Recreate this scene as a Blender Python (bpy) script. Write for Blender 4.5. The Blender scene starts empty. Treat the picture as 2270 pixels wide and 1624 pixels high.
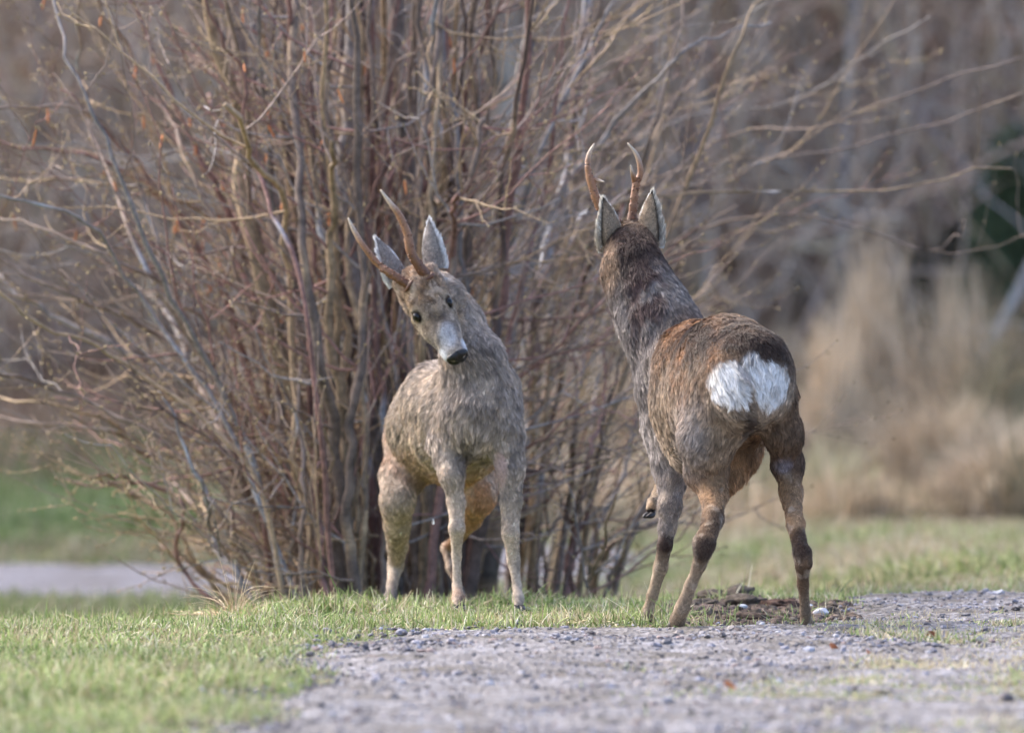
import bpy, math, random
import numpy as np
from mathutils import Vector
from mathutils.kdtree import KDTree

scene = bpy.context.scene
COL = scene.collection

# ------------------------------------------------------------------ camera
FPX, CX, CY, HOR, CAMH = 18680.0, 1135.0, 812.0, 368.0, 1.10   # long telephoto, 2270 x 1624 reference pixels
PITCH = math.atan((CY - HOR) / FPX)
cam_data = bpy.data.cameras.new('camera')
cam = bpy.data.objects.new('camera', cam_data); COL.objects.link(cam)
cam_data.sensor_width = 36.0
cam_data.lens = 36.0 * FPX / 2270.0
cam_data.clip_start = 0.5; cam_data.clip_end = 1500.0
cam.location = (0, 0, CAMH)
cam.rotation_euler = (math.pi / 2 - PITCH, 0, 0)
cam_data.dof.use_dof = True
cam_data.dof.focus_distance = 20.45
cam_data.dof.aperture_fstop = 3.4
scene.camera = cam

# ------------------------------------------------------------------ sky and sun
world = bpy.data.worlds.new('World'); scene.world = world
world.use_nodes = True
wn = world.node_tree.nodes; wl = world.node_tree.links
sky = wn.new('ShaderNodeTexSky'); sky.sky_type = 'NISHITA'; sky.sun_disc = False
SUN_EL, SUN_AZ = math.radians(42), math.radians(-55)     # azimuth from +Y, negative = left of the view
sky.sun_elevation = SUN_EL; sky.sun_rotation = SUN_AZ
sky.dust_density = 4.0; sky.air_density = 0.7; sky.ozone_density = 1.0
wl.new(sky.outputs[0], wn['Background'].inputs['Color'])
wn['Background'].inputs['Strength'].default_value = 0.15
sun_data = bpy.data.lights.new('sun', 'SUN'); sun_data.energy = 0.8
sun_data.angle = math.radians(40); sun_data.color = (1.0, 0.98, 0.95)
sun = bpy.data.objects.new('sun', sun_data); COL.objects.link(sun)
sd = Vector((math.sin(SUN_AZ) * math.cos(SUN_EL), math.cos(SUN_AZ) * math.cos(SUN_EL), math.sin(SUN_EL)))
sun.rotation_euler = sd.to_track_quat('Z', 'Y').to_euler()
scene.view_settings.view_transform = 'Standard'; scene.view_settings.look = 'None'
scene.view_settings.gamma = 1.0; scene.view_settings.use_curve_mapping = False
scene.view_settings.exposure = 2.05
scene.cycles.max_bounces = 5; scene.cycles.diffuse_bounces = 3; scene.cycles.glossy_bounces = 2
scene.cycles.use_denoising = True

rng = np.random.default_rng(7)
random.seed(7)

# ------------------------------------------------------------------ helpers
def P(px, py, Y):
    """World point at distance Y that lies under reference pixel (px, py)."""
    dx = (px - CX) / FPX; dy = -(py - CY) / FPX
    c, s = math.cos(PITCH), math.sin(PITCH)
    wy = c + dy * s; wz = -s + dy * c
    t = Y / wy
    return np.array([dx * t, Y, CAMH + wz * t])

def PR(r, Y): return r * Y / FPX

def sstep(a, b, x):
    t = np.clip((np.asarray(x, float) - a) / (b - a), 0, 1)
    return t * t * (3 - 2 * t)

def hash3(i, j, k, seed):
    h = (i.astype(np.int64) * 374761393 + j.astype(np.int64) * 668265263 + k.astype(np.int64) * 2147483647 + seed * 974634777) & 0xFFFFFFFF
    h = ((h ^ (h >> 13)) * 1274126177) & 0xFFFFFFFF
    h = (h ^ (h >> 16)) & 0xFFFFFFFF
    return h / 4294967295.0

def noise(p, scale, seed=0):
    """Value noise in -1..1 at points p (N,3)."""
    q = np.asarray(p) * scale
    f = np.floor(q); w = q - f; w = w * w * (3 - 2 * w); f = f.astype(np.int64)
    r = 0
    for a in (0, 1):
        for b in (0, 1):
            for c in (0, 1):
                ww = (w[:, 0] if a else 1 - w[:, 0]) * (w[:, 1] if b else 1 - w[:, 1]) * (w[:, 2] if c else 1 - w[:, 2])
                r = r + ww * hash3(f[:, 0] + a, f[:, 1] + b, f[:, 2] + c, seed)
    return r * 2 - 1

def fbm(p, scale, seed=0, o=3):
    r = 0; a = 1.0; t = 0
    for i in range(o):
        r = r + a * noise(p, scale * 2 ** i, seed + i); t += a; a *= 0.5
    return r / t

def n2(x, y, scale, seed=0, o=3):
    x = np.atleast_1d(np.asarray(x, float)); y = np.atleast_1d(np.asarray(y, float))
    x, y = np.broadcast_arrays(x, y)
    p = np.stack([x.ravel(), y.ravel(), np.zeros(x.size)], 1)
    return fbm(p, scale, seed, o).reshape(x.shape)

def norm(v):
    return v / np.maximum(np.linalg.norm(v, axis=-1, keepdims=True), 1e-9)

def tag(o, label=None, cat=None, group=None, kind=None):
    if label: o['label'] = label
    if cat: o['category'] = cat
    if group: o['group'] = group
    if kind: o['kind'] = kind
    return o

def link(name, data, mat=None, parent=None, off=(0, 0, 0)):
    o = bpy.data.objects.new(name, data); COL.objects.link(o)
    if mat is not None: data.materials.append(mat)
    if parent is not None: o.parent = parent
    o.location = off
    return o

def empty(name, loc):
    o = bpy.data.objects.new(name, None); COL.objects.link(o); o.location = loc
    o.empty_display_size = 0.1
    return o

def mesh(name, v, f, smooth=True, cols=None):
    """v (N,3); f (M,3) or (M,4) int array or list of such arrays"""
    me = bpy.data.meshes.new(name)
    fs = f if isinstance(f, list) else [f]
    fs = [np.asarray(a, np.int32) for a in fs if len(a)]
    v = np.asarray(v, np.float32)
    me.vertices.add(len(v)); me.vertices.foreach_set('co', v.ravel())
    loops = np.concatenate([a.ravel() for a in fs])
    tot = np.concatenate([np.full(len(a), a.shape[1], np.int32) for a in fs])
    st = np.concatenate([[0], np.cumsum(tot)[:-1]]).astype(np.int32)
    me.loops.add(len(loops)); me.loops.foreach_set('vertex_index', loops)
    me.polygons.add(len(tot)); me.polygons.foreach_set('loop_start', st); me.polygons.foreach_set('loop_total', tot)
    me.update(calc_edges=True); me.validate()
    me.polygons.foreach_set('use_smooth', np.full(len(me.polygons), smooth))
    if cols is not None:
        a = me.color_attributes.new('col', 'FLOAT_COLOR', 'POINT')
        a.data.foreach_set('color', np.hstack([cols, np.ones((len(cols), 1))]).astype(np.float32).ravel())
    return me

def strands(name, pts, rad, col, mat, parent=None, off=(0, 0, 0)):
    """hair curves: pts (N,K,3) rad (N,K) col (N,3)"""
    N, K = pts.shape[:2]
    c = bpy.data.hair_curves.new(name)
    c.add_curves([K] * N)
    c.attributes['position'].data.foreach_set('vector', pts.astype(np.float32).ravel())
    ra = c.attributes.get('radius') or c.attributes.new('radius', 'FLOAT', 'POINT')
    ra.data.foreach_set('value', rad.astype(np.float32).ravel())
    ca = c.attributes.new('col', 'FLOAT_COLOR', 'CURVE')
    ca.data.foreach_set('color', np.hstack([col, np.ones((N, 1))]).astype(np.float32).ravel())
    return link(name, c, mat, parent, off)

class Tubes:
    """collects tapered tubes into one mesh"""
    def __init__(s): s.v = []; s.q = []; s.t = []; s.c = []; s.n = 0
    def add(s, pts, rad, col, sides=5):
        pts = np.asarray(pts, float); rad = np.asarray(rad, float); K = len(pts)
        t = norm(np.gradient(pts, axis=0))
        ref = np.array([0.0, 0.0, 1.0]) if abs(t[0][2]) < 0.8 else np.array([1.0, 0, 0])
        a = norm(np.cross(t, ref)); b = np.cross(t, a)
        th = np.arange(sides) * 2 * math.pi / sides
        ring = pts[:, None] + rad[:, None, None] * (np.cos(th)[None, :, None] * a[:, None] + np.sin(th)[None, :, None] * b[:, None])
        s.v.append(ring.reshape(-1, 3)); s.v.append(pts[-1:] + t[-1:] * rad[-1])
        i = np.arange(K - 1)[:, None] * sides; j = np.arange(sides)[None]; j2 = (j + 1) % sides
        s.q.append(np.stack([i + j, i + j2, i + sides + j2, i + sides + j], -1).reshape(-1, 4) + s.n)
        e = (K - 1) * sides
        s.t.append(np.stack([e + j[0], e + j2[0], np.full(sides, K * sides)], -1) + s.n)
        cc = np.asarray(col, float)
        s.c.append(np.broadcast_to(cc, (K * sides + 1, 3)) if cc.ndim == 1 else np.vstack([np.repeat(cc, sides, 0), cc[-1:]]))
        s.n += K * sides + 1
    def build(s, name, mat, parent=None, off=(0, 0, 0)):
        o3 = np.array(off, float)
        return link(name, mesh(name, np.vstack(s.v) - o3 * 0, [np.vstack(s.q), np.vstack(s.t)], True, np.vstack(s.c)), mat, parent)

def bez(p, n):
    p = [np.asarray(a, float) for a in p]; t = np.linspace(0, 1, n)[:, None]
    while len(p) > 1: p = [a * (1 - t) + b * t for a, b in zip(p[:-1], p[1:])]
    return p[0]

def crom(pts, m):
    """Catmull-Rom through points (any columns)"""
    p = np.asarray(pts, float); p = np.vstack([2 * p[0] - p[1], p, 2 * p[-1] - p[-2]])
    out = []
    for i in range(1, len(p) - 2):
        t = np.linspace(0, 1, m, endpoint=False)[:, None]
        a, b, c, d = p[i - 1], p[i], p[i + 1], p[i + 2]
        out.append(0.5 * (2 * b + (c - a) * t + (2 * a - 5 * b + 4 * c - d) * t ** 2 + (-a + 3 * b - 3 * c + d) * t ** 3))
    out.append(p[-2:-1])
    return np.vstack(out)

# ------------------------------------------------------------------ materials
def mat_new(name, rough=0.8, spec=0.3):
    m = bpy.data.materials.new(name); m.use_nodes = True
    b = m.node_tree.nodes['Principled BSDF']
    b.inputs['Roughness'].default_value = rough
    b.inputs['Specular IOR Level'].default_value = spec
    return m, m.node_tree.nodes, m.node_tree.links, b

def ramp(nodes, links, fac, stops):
    r = nodes.new('ShaderNodeValToRGB'); e = r.color_ramp.elements
    while len(e) < len(stops): e.new(0.5)
    for el, (p, c) in zip(e, stops): el.position = p; el.color = (*c, 1)
    links.new(fac, r.inputs[0]); return r.outputs[0]

def tnoise(nodes, links, vec, scale, detail=4, rough=0.6):
    n = nodes.new('ShaderNodeTexNoise'); n.inputs['Scale'].default_value = scale
    n.inputs['Detail'].default_value = detail; n.inputs['Roughness'].default_value = rough
    if vec is not None: links.new(vec, n.inputs['Vector'])
    return n.outputs['Fac']

def mixc(nodes, links, a, b, fac, mode='MIX'):
    m = nodes.new('ShaderNodeMix'); m.data_type = 'RGBA'; m.blend_type = mode
    for s, v in ((0, fac), (6, a), (7, b)):
        if isinstance(v, (int, float)): m.inputs[s].default_value = v
        elif isinstance(v, tuple): m.inputs[s].default_value = (*v, 1)
        else: links.new(v, m.inputs[s])
    return m.outputs[2]

def bump(nodes, links, b, h, strength, dist):
    n = nodes.new('ShaderNodeBump'); n.inputs['Strength'].default_value = strength
    n.inputs['Distance'].default_value = dist; links.new(h, n.inputs['Height'])
    links.new(n.outputs[0], b.inputs['Normal'])

def attr_mat(name, rough, spec, var=0.3, scale=60, blo=0.004, strand=False):
    m, N, L, b = mat_new(name, rough, spec)
    a = N.new('ShaderNodeAttribute'); a.attribute_name = 'col'
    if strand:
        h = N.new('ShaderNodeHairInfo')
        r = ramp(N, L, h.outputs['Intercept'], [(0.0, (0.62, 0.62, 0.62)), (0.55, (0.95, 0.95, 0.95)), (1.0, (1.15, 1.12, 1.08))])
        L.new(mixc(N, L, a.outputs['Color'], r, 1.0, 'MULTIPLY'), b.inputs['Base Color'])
    else:
        g = N.new('ShaderNodeNewGeometry')
        f = tnoise(N, L, g.outputs['Position'], scale)
        r = ramp(N, L, f, [(0.3, (1 - var,) * 3), (0.7, (1 + var,) * 3)])
        L.new(mixc(N, L, a.outputs['Color'], r, 1.0, 'MULTIPLY'), b.inputs['Base Color'])
        if blo: bump(N, L, b, f, 0.6, blo)
    return m

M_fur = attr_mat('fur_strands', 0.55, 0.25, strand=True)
M_skin = attr_mat('deer_coat', 0.9, 0.1, 0.35, 150, 0.002)
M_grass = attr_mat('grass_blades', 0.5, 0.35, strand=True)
M_bark = attr_mat('hazel_bark', 0.75, 0.3, 0.45, 45, 0.003)
M_farbark = attr_mat('far_bark', 0.85, 0.2, 0.3, 12, 0.0)
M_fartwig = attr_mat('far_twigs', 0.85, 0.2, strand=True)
M_stone = attr_mat('stone', 0.75, 0.35, 0.25, 120, 0.001)
M_soil = attr_mat('dark_soil', 0.95, 0.1, 0.6, 70, 0.01)
M_leaf = attr_mat('dry_leaf', 0.7, 0.2, 0.3, 80, 0.002)

def solid(name, c, rough=0.5, spec=0.4, coat=0.0):
    m, N, L, b = mat_new(name, rough, spec)
    g = N.new('ShaderNodeNewGeometry')
    f = tnoise(N, L, g.outputs['Position'], 200)
    r = ramp(N, L, f, [(0.3, tuple(x * 0.8 for x in c)), (0.7, tuple(x * 1.15 for x in c))])
    L.new(r, b.inputs['Base Color'])
    b.inputs['Coat Weight'].default_value = coat; b.inputs['Coat Roughness'].default_value = 0.05
    return m, N, L, b
M_eye = solid('eye_glossy', (0.006, 0.005, 0.005), 0.14, 0.35, 0.0)[0]
M_nose, _N, _L, _b = solid('nose_wet', (0.006, 0.006, 0.007), 0.3, 0.5, 0.0)
_g = _N.new('ShaderNodeNewGeometry'); bump(_N, _L, _b, tnoise(_N, _L, _g.outputs['Position'], 700), 0.5, 0.002)
M_hoof = solid('hoof_horn', (0.02, 0.016, 0.014), 0.45, 0.4)[0]
M_antler = attr_mat('antler_bone', 0.45, 0.45, 0.3, 260, 0.002)

# ------------------------------------------------------------------ terrain
_GY = [0, 15, 20, 20.6, 21.5, 22.1, 23, 25, 27.5, 31.6, 32.8, 35.5, 41, 55, 90, 160, 400]
_GL = [0, 0, 0, -.02, -.02, -.05, -.13, -.26, -.33, -.33, -.30, -0.10, 0.25, 1.8, 8, 24, 50]
_GR = [0, 0, 0, -.02, -.02, -.03, -.05, -.10, -.18, -.28, -.27, -.12, 0.16, 1.7, 8, 24, 50]
def ground(x, y):
    x = np.asarray(x, float); y = np.asarray(y, float)
    a = np.interp(y, _GY, _GL); b = np.interp(y, _GY, _GR)
    w = sstep(0.3, 1.5, x)
    r = a * (1 - w) + b * w
    r = r - 0.055 * sstep(-0.45, -1.05, x) * sstep(20.2, 21.8, y)
    r = r + 0.012 * n2(x, y, 1.3, 3, 2) * sstep(0, 1, np.abs(y - 20.5) + 0.35) + 0.25 * n2(x, y, 0.12, 9, 2) * sstep(33, 55, y)
    return r
def gz(x, y): return float(ground(np.array([x]), np.array([y]))[0])

def path_mask(x, y):
    """>0 on the near gravel path"""
    x = np.asarray(x, float); y = np.asarray(y, float)
    w = n2(x, y, 2.2, 21, 3) * 0.16 + n2(x, y, 9, 22, 2) * 0.05
    left = np.interp(y, [8, 16.4, 18.5, 19.9], [-1.2, -0.57, -0.38, -0.25])
    far = np.interp(x, [-0.6, -0.3, 0.1, 0.5, 0.72, 0.95, 1.4, 3, 30], [19.3, 19.75, 20.0, 19.9, 20.15, 22.1, 22.75, 23.6, 34])
    return np.minimum((x - left) * 1.0, (far - y) * 0.7) + w * (1 + 1.0 * sstep(0.4, 0.9, x))
def bare(x, y):
    """grass cover on the path's right-hand side (1 = grassed patch)"""
    return sstep(0.05, 0.40, n2(x, y, 1.6, 31, 3) + 0.42 * sstep(0.30, 0.9, x) - 0.30 * sstep(0.2, -0.3, x) - 0.35 * sstep(20.6, 21.6, y) + 0.15) * sstep(0.1, 0.8, x)

def dug(x, y):
    return sstep(1.15, 0.75, np.hypot((x - 0.64) / 0.30, (y - 20.95) / 1.05) + 0.5 * n2(x, y, 9, 77, 2))

def nonuni(lo, hi, dlo, dhi, step, grow=1.16):
    a = list(np.arange(dlo, dhi, step)); s = step; v = a[-1]
    while v < hi: s *= grow; v += s; a.append(min(v, hi))
    s = step; v = a[0]; b = []
    while v > lo: s *= grow; v -= s; b.append(max(v, lo))
    return np.array(b[::-1] + a)

def sheet(xs, ys, zf):
    X, Y = np.meshgrid(xs, ys, indexing='ij')
    Z = zf(X, Y)
    v = np.stack([X, Y, Z], -1).reshape(-1, 3)
    nx, ny = len(xs), len(ys)
    i = np.arange(nx - 1)[:, None] * ny + np.arange(ny - 1)[None]
    f = np.stack([i, i + ny, i + ny + 1, i + 1], -1).reshape(-1, 4)
    return v, f

xs = nonuni(-300, 300, -2.2, 2.2, 0.03); ys = nonuni(-60, 400, 15.0, 24.0, 0.03)
v, f = sheet(xs, ys, lambda X, Y: ground(X, Y) + 0.006 * n2(X, Y, 14, 40, 2) * sstep(30, 24, Y))
gcol = np.zeros((len(v), 3))
x_, y_ = v[:, 0], v[:, 1]
soil = np.array([0.13, 0.12, 0.055]); green = np.array([0.09, 0.13, 0.035]); litter = np.array([0.36, 0.30, 0.255]); straw = np.array([0.40, 0.32, 0.22])
k = sstep(-0.3, 0.4, n2(x_, y_, 1.1, 50, 3))[:, None]
near = soil * (1 - k) + green * k
pe = sstep(-0.22, 0.0, path_mask(x_, y_))[:, None] * sstep(25, 24, y_)[:, None]; near = near * (1 - pe) + np.array([0.15, 0.14, 0.13]) * pe
dg = dug(x_, y_)[:, None]; near = near * (1 - dg) + np.array([0.12, 0.09, 0.07]) * dg
w1 = sstep(32, 35, y_)[:, None]
k2 = sstep(-0.3, 0.3, n2(x_, y_, 0.35, 51, 4))[:, None]
far = litter * (0.75 + 0.5 * k2)
w2 = (sstep(30, 33, y_) * sstep(42, 35, y_) * sstep(0.0, 1.5, x_))[:, None]
gcol = near * (1 - w1) + far * w1
gcol = gcol * (1 - w2 * 0.8) + straw * w2 * 0.8
M_ground, N, L, b = mat_new('soil_and_turf', 0.95, 0.1)
a = N.new('ShaderNodeAttribute'); a.attribute_name = 'col'
g = N.new('ShaderNodeNewGeometry')
f1 = tnoise(N, L, g.outputs['Position'], 30, 6)
L.new(mixc(N, L, a.outputs['Color'], ramp(N, L, f1, [(0.3, (0.55, 0.55, 0.55)), (0.7, (1.4, 1.35, 1.3))]), 1.0, 'MULTIPLY'), b.inputs['Base Color'])
bump(N, L, b, f1, 0.8, 0.02)
o = link('ground', mesh('ground', v, f, True, gcol), M_ground); tag(o, kind='structure')

def gravel_mat(name, base, dark, light):
    m, N, L, b = mat_new(name, 0.85, 0.25)
    g = N.new('ShaderNodeNewGeometry')
    vo = N.new('ShaderNodeTexVoronoi'); vo.inputs['Scale'].default_value = 75; L.new(g.outputs['Position'], vo.inputs['Vector'])
    c1 = ramp(N, L, vo.outputs['Color'], [(0.1, dark), (0.5, base), (0.9, light)])
    f1 = tnoise(N, L, g.outputs['Position'], 4, 5)
    c2 = ramp(N, L, f1, [(0.36, (0.62, 0.57, 0.48)), (0.52, (0.95, 0.93, 0.93)), (0.66, (1.15, 1.15, 1.18))])
    L.new(mixc(N, L, c1, c2, 1.0, 'MULTIPLY'), b.inputs['Base Color'])
    bump(N, L, b, vo.outputs['Distance'], 0.9, 0.008)
    return m
M_gravel = gravel_mat('gravel_surface', (0.145, 0.14, 0.142), (0.075, 0.07, 0.068), (0.27, 0.265, 0.28))

def path_relief(x, y): return 0.011 * n2(x, y, 3.5, 61, 3) + 0.006 * n2(x, y, 13, 62, 2)
def masked_sheet(name, xs, ys, mask, lift, mat):
    v, f = sheet(xs, ys, lambda X, Y: ground(X, Y) + 0.006 * n2(X, Y, 14, 40, 2) * sstep(30, 24, Y))
    mk = mask(v[:, 0], v[:, 1])
    v[:, 2] += lift * sstep(-0.03, 0.06, mk) - 0.012 * sstep(0.0, -0.05, mk) + path_relief(v[:, 0], v[:, 1]) * sstep(0, 0.1, mk)
    keep = (mk[f].max(1) > -0.05)
    f = f[keep]; used = np.unique(f); r = np.full(len(v), -1); r[used] = np.arange(len(used))
    o = link(name, mesh(name, v[used], r[f]), mat); return tag(o, kind='structure')
masked_sheet('gravel_path', nonuni(-3, 12, -1.6, 2.4, 0.03), nonuni(4, 34, 15.5, 23.5, 0.03), path_mask, 0.008, M_gravel)

def road_mask(x, y):
    return np.minimum(np.minimum(y - 28.55, 31.45 - y), (0.42 - x) * 1.0) + n2(x, y, 0.8, 71, 3) * 0.25
rxs = np.arange(-14, 1.4, 0.1); rys = np.arange(27, 33, 0.1)
masked_sheet('gravel_road', rxs, rys, road_mask, 0.01, gravel_mat('road_gravel', (0.12, 0.12, 0.14), (0.09, 0.088, 0.10), (0.15, 0.15, 0.175)))

# ------------------------------------------------------------------ gravel stones (stuff) and bits
ICO_V = []
ph = (1 + 5 ** 0.5) / 2
for a_, b_ in ((1, ph), (-1, ph), (1, -ph), (-1, -ph)):
    ICO_V += [(0, a_, b_), (a_, b_, 0), (b_, 0, a_)]
ICO_V = norm(np.array(ICO_V, float))
def hull_faces(V):
    fs = []
    n = len(V)
    for i in range(n):
        for j in range(i + 1, n):
            for k in range(j + 1, n):
                nn = np.cross(V[j] - V[i], V[k] - V[i]); d = V @ nn - V[i] @ nn
                if (d < 1e-6).all(): fs.append((i, j, k))
                elif (d > -1e-6).all(): fs.append((i, k, j))
    return np.array(fs)
ICO_F = hull_faces(ICO_V)

def rand_rot(n):
    q = norm(rng.normal(size=(n, 4))); w, x, y, z = q.T
    return np.stack([1 - 2 * (y * y + z * z), 2 * (x * y - z * w), 2 * (x * z + y * w), 2 * (x * y + z * w), 1 - 2 * (x * x + z * z), 2 * (y * z - x * w), 2 * (x * z - y * w), 2 * (y * z + x * w), 1 - 2 * (x * x + y * y)], -1).reshape(n, 3, 3)

def stones(name, pos, size, cols, mat):
    n = len(pos)
    T = ICO_V[None] * (1 + rng.uniform(-0.28, 0.28, (n, 12, 1)))
    T = T * rng.uniform(0.6, 1.25, (n, 1, 3))
    T = np.einsum('nij,nkj->nki', rand_rot(n), T); T[:, :, 2] *= 0.65
    V = pos[:, None] + T * size[:, None, None]
    F = (ICO_F[None] + (np.arange(n) * 12)[:, None, None]).reshape(-1, 3)
    return link(name, mesh(name, V.reshape(-1, 3), F, False, np.repeat(cols, 12, 0)), mat)

def in_view(x, y, m=0.5): return np.abs(x) < y * 0.0608 + m
n = 90000
x = rng.uniform(-1.6, 2.1, n); y = 15.2 + 8.2 * rng.random(n) ** 1.3
pm = path_mask(x, y); br = bare(x, y)
ok = (pm > rng.uniform(-0.22, 0.06, n)) & in_view(x, y, 0.35) & (rng.random(n) > br * 0.7) & (rng.random(n) < 0.25 + sstep(-0.3, 0.4, n2(x, y, 4, 80, 3)))
x, y = x[ok], y[ok]
size = np.exp(rng.normal(math.log(0.0034), 0.50, len(x))).clip(0.0016, 0.013)
pal = np.array([(0.36, 0.34, 0.37), (0.24, 0.22, 0.22), (0.30, 0.26, 0.24), (0.14, 0.125, 0.13), (0.52, 0.51, 0.54), (0.30, 0.30, 0.36), (0.33, 0.24, 0.21)])
cols = pal[rng.choice(7, len(x), p=[.22, .2, .2, .15, .05, .10, .08])] * rng.uniform(0.5, 0.95, (len(x), 1)) * np.array([0.84, 0.86, 0.90])
pos = np.stack([x, y, ground(x, y) + 0.008 + path_relief(x, y) + size * 0.15], 1)
tag(stones('gravel', pos, size, cols, M_stone), 'loose grey and pale gravel scattered over the near path', 'gravel', kind='stuff')

# ------------------------------------------------------------------ grass
def blades(name, x, y, h, w, cols, lean=0.5, K=4, lz=0.0, mat=None, flow=None):
    n = len(x)
    z = ground(x, y) + lz
    ang = rng.uniform(0, 2 * math.pi, n); ln = np.abs(rng.normal(0, lean, n))
    if flow is not None: ang = flow
    d = np.stack([np.cos(ang) * ln, np.sin(ang) * ln, np.ones(n)], 1); d = norm(d)
    t = np.linspace(0, 1, K)
    bend = rng.uniform(0.1, 0.9, n) * ln
    p = np.stack([x, y, z - 0.004], 1)[:, None] + d[:, None] * (t[None, :, None] * h[:, None, None])
    p[:, :, 2] -= (t[None] ** 2) * (h * bend * 0.5)[:, None]
    p[:, :, 0] += (t[None] ** 2) * (h * np.cos(ang) * bend)[:, None]
    p[:, :, 1] += (t[None] ** 2) * (h * np.sin(ang) * bend)[:, None]
    r = w[:, None] * (1 - 0.85 * t[None] ** 1.6)
    return strands(name, p, r, cols, mat or M_grass)

GREEN = np.array([(0.25, 0.325, 0.090), (0.32, 0.40, 0.125), (0.18, 0.25, 0.075), (0.43, 0.48, 0.19)])
STRAW = np.array([(0.55, 0.46, 0.27), (0.66, 0.60, 0.42), (0.46, 0.37, 0.22)])
def grass_cols(x, y, dry):
    n = len(x)
    g = GREEN[rng.integers(0, 4, n)] * rng.uniform(0.75, 1.2, (n, 1)); s = STRAW[rng.integers(0, 3, n)] * rng.uniform(0.8, 1.1, (n, 1))
    k = (rng.random(n) < dry)[:, None]
    return np.where(k, s, g)

# lawn in front and around the deer
n = 330000
x = rng.uniform(-2.1, 2.3, n); y = rng.uniform(15.2, 25.5, n)
pm = path_mask(x, y); br = bare(x, y)
dens = np.where(pm < 0, 0.85 * sstep(0.20, -0.16, pm + 0.14 * n2(x, y, 8, 57, 3)), 0.0) + np.where(pm > 0, br * 1.0, 0)
clump = sstep(-0.5, 0.35, n2(x, y, 7, 90, 3))
ok = (rng.random(n) < dens * (0.35 + 0.65 * clump) * (1 - 0.9 * dug(x, y))) & in_view(x, y, 0.45)
x, y, pm, br = x[ok], y[ok], pm[ok], br[ok]
dry = 0.34 + 0.42 * sstep(-0.1, 0.6, n2(x, y, 1.7, 91, 3)) + 0.25 * (pm > 0) + 0.15 * sstep(21.5, 23, y) * sstep(0.3, 1, x)
h = rng.uniform(0.020, 0.058, len(x)) * (0.8 + 0.5 * n2(x, y, 2.5, 92, 2)) * np.where(pm > 0, 0.68, 0.55 + 0.45 * sstep(0.02, -0.2, pm))
h *= np.where(rng.random(len(x)) < 0.02, 1.6, 0.9) * (0.75 + 0.7 * sstep(-0.2, 0.5, n2(x, y, 5.5, 93, 2)))
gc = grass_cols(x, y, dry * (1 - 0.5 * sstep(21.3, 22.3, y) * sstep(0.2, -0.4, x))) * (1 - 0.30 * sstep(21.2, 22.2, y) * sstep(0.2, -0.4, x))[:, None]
gc = gc * (1 + 0.32 * n2(x, y, 3.2, 94, 3))[:, None]
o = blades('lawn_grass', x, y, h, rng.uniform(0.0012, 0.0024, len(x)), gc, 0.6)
tag(o, 'short green grass mixed with straw around the deer and path', 'grass', kind='stuff')
# rougher verge past the crest
n = 140000
y = rng.uniform(24.5, 36, n); x = rng.uniform(-1, 1, n) * (y * 0.0608 + 1.2)
ok = (road_mask(x, y) < 0.0); ok &= rng.random(n) < 0.35 + 0.65 * sstep(-0.3, 0.3, n2(x, y, 2, 95, 3))
x, y = x[ok], y[ok]
dry = 0.22 + 0.6 * sstep(-0.2, 0.4, n2(x, y, 0.9, 96, 3)) * sstep(-1.0, 1.0, x) + 0.5 * sstep(0.7, 0.2, np.abs(y - 32)) * (x < 1)
cols = grass_cols(x, y, dry) * np.where(x < 0.5, 0.62, 0.78)[:, None] * np.array([1.0, 0.97, 1.05])
o = blades('verge_grass', x, y, rng.uniform(0.03, 0.09, len(x)) * (1 + 1.3 * sstep(33, 34.5, y)), rng.uniform(0.002, 0.004, len(x)), cols, 0.6)
tag(o, 'rough mown grass on the verge beyond the deer', 'grass', kind='stuff')

# green bank beyond the road, left
n = 45000
y = rng.uniform(32.2, 35.5, n); x = rng.uniform(-4.5, 0.2, n)
ok = rng.random(n) < sstep(-0.45, 0.15, n2(x, y, 1.5, 97, 3)) * sstep(-0.7, -1.3, x); x, y = x[ok], y[ok]
cols = grass_cols(x, y, 0.22 + 0.2 * sstep(36, 38, y)) * 0.62 * np.array([0.85, 1, 1.0])
o = blades('bank_grass', x, y, rng.uniform(0.05, 0.14, len(x)), rng.uniform(0.003, 0.006, len(x)), cols, 0.6)
tag(o, 'dark green grass on the bank beyond the left road', 'grass', kind='stuff')

# dry tall grass, right, beyond the verge
def tall_dry(name, n, xr, yr, hr, dens_seed, tone, label):
    y = rng.uniform(*yr, n); x = rng.uniform(*xr, n)
    ok = rng.random(n) < 0.25 + 0.75 * sstep(-0.25, 0.25, n2(x, y, 3.0, dens_seed, 2) + 0.4 * n2(x, y, 0.8, dens_seed + 9, 2)); x, y = x[ok], y[ok]
    cols = np.array([(0.62, 0.49, 0.34), (0.74, 0.61, 0.45), (0.48, 0.36, 0.24), (0.28, 0.27, 0.16)])[rng.choice(4, len(x), p=[.4, .3, .2, .1])] * rng.uniform(0.8, 1.1, (len(x), 1)) * tone
    tn = (0.80 + 0.75 * n2(x, y, 2.2, dens_seed + 3, 3)).clip(0.35, 1.2)[:, None]; gn = sstep(0.05, 0.35, n2(x, y, 0.9, dens_seed + 4, 2))[:, None] * 0.6
    cols = cols * tn * (1 - gn) + np.array([0.20, 0.22, 0.11]) * gn * tn
    hh = (hr[0] + (hr[1] - hr[0]) * rng.random(len(x)) ** 1.3) * (0.55 + 0.45 * sstep(33, 35, y)) * (0.75 + 1.1 * n2(x, y, 2.6, dens_seed + 1, 2)).clip(0.25, 1.6)
    flow = 2 * math.pi * n2(x, y, 0.8, dens_seed + 2, 2) + rng.normal(0, 0.8, len(x))
    o = blades(name, x, y, hh, rng.uniform(0.003, 0.0075, len(x)), cols, 0.38, 5, flow=flow)
    return tag(o, label, 'grass', kind='stuff')
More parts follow.
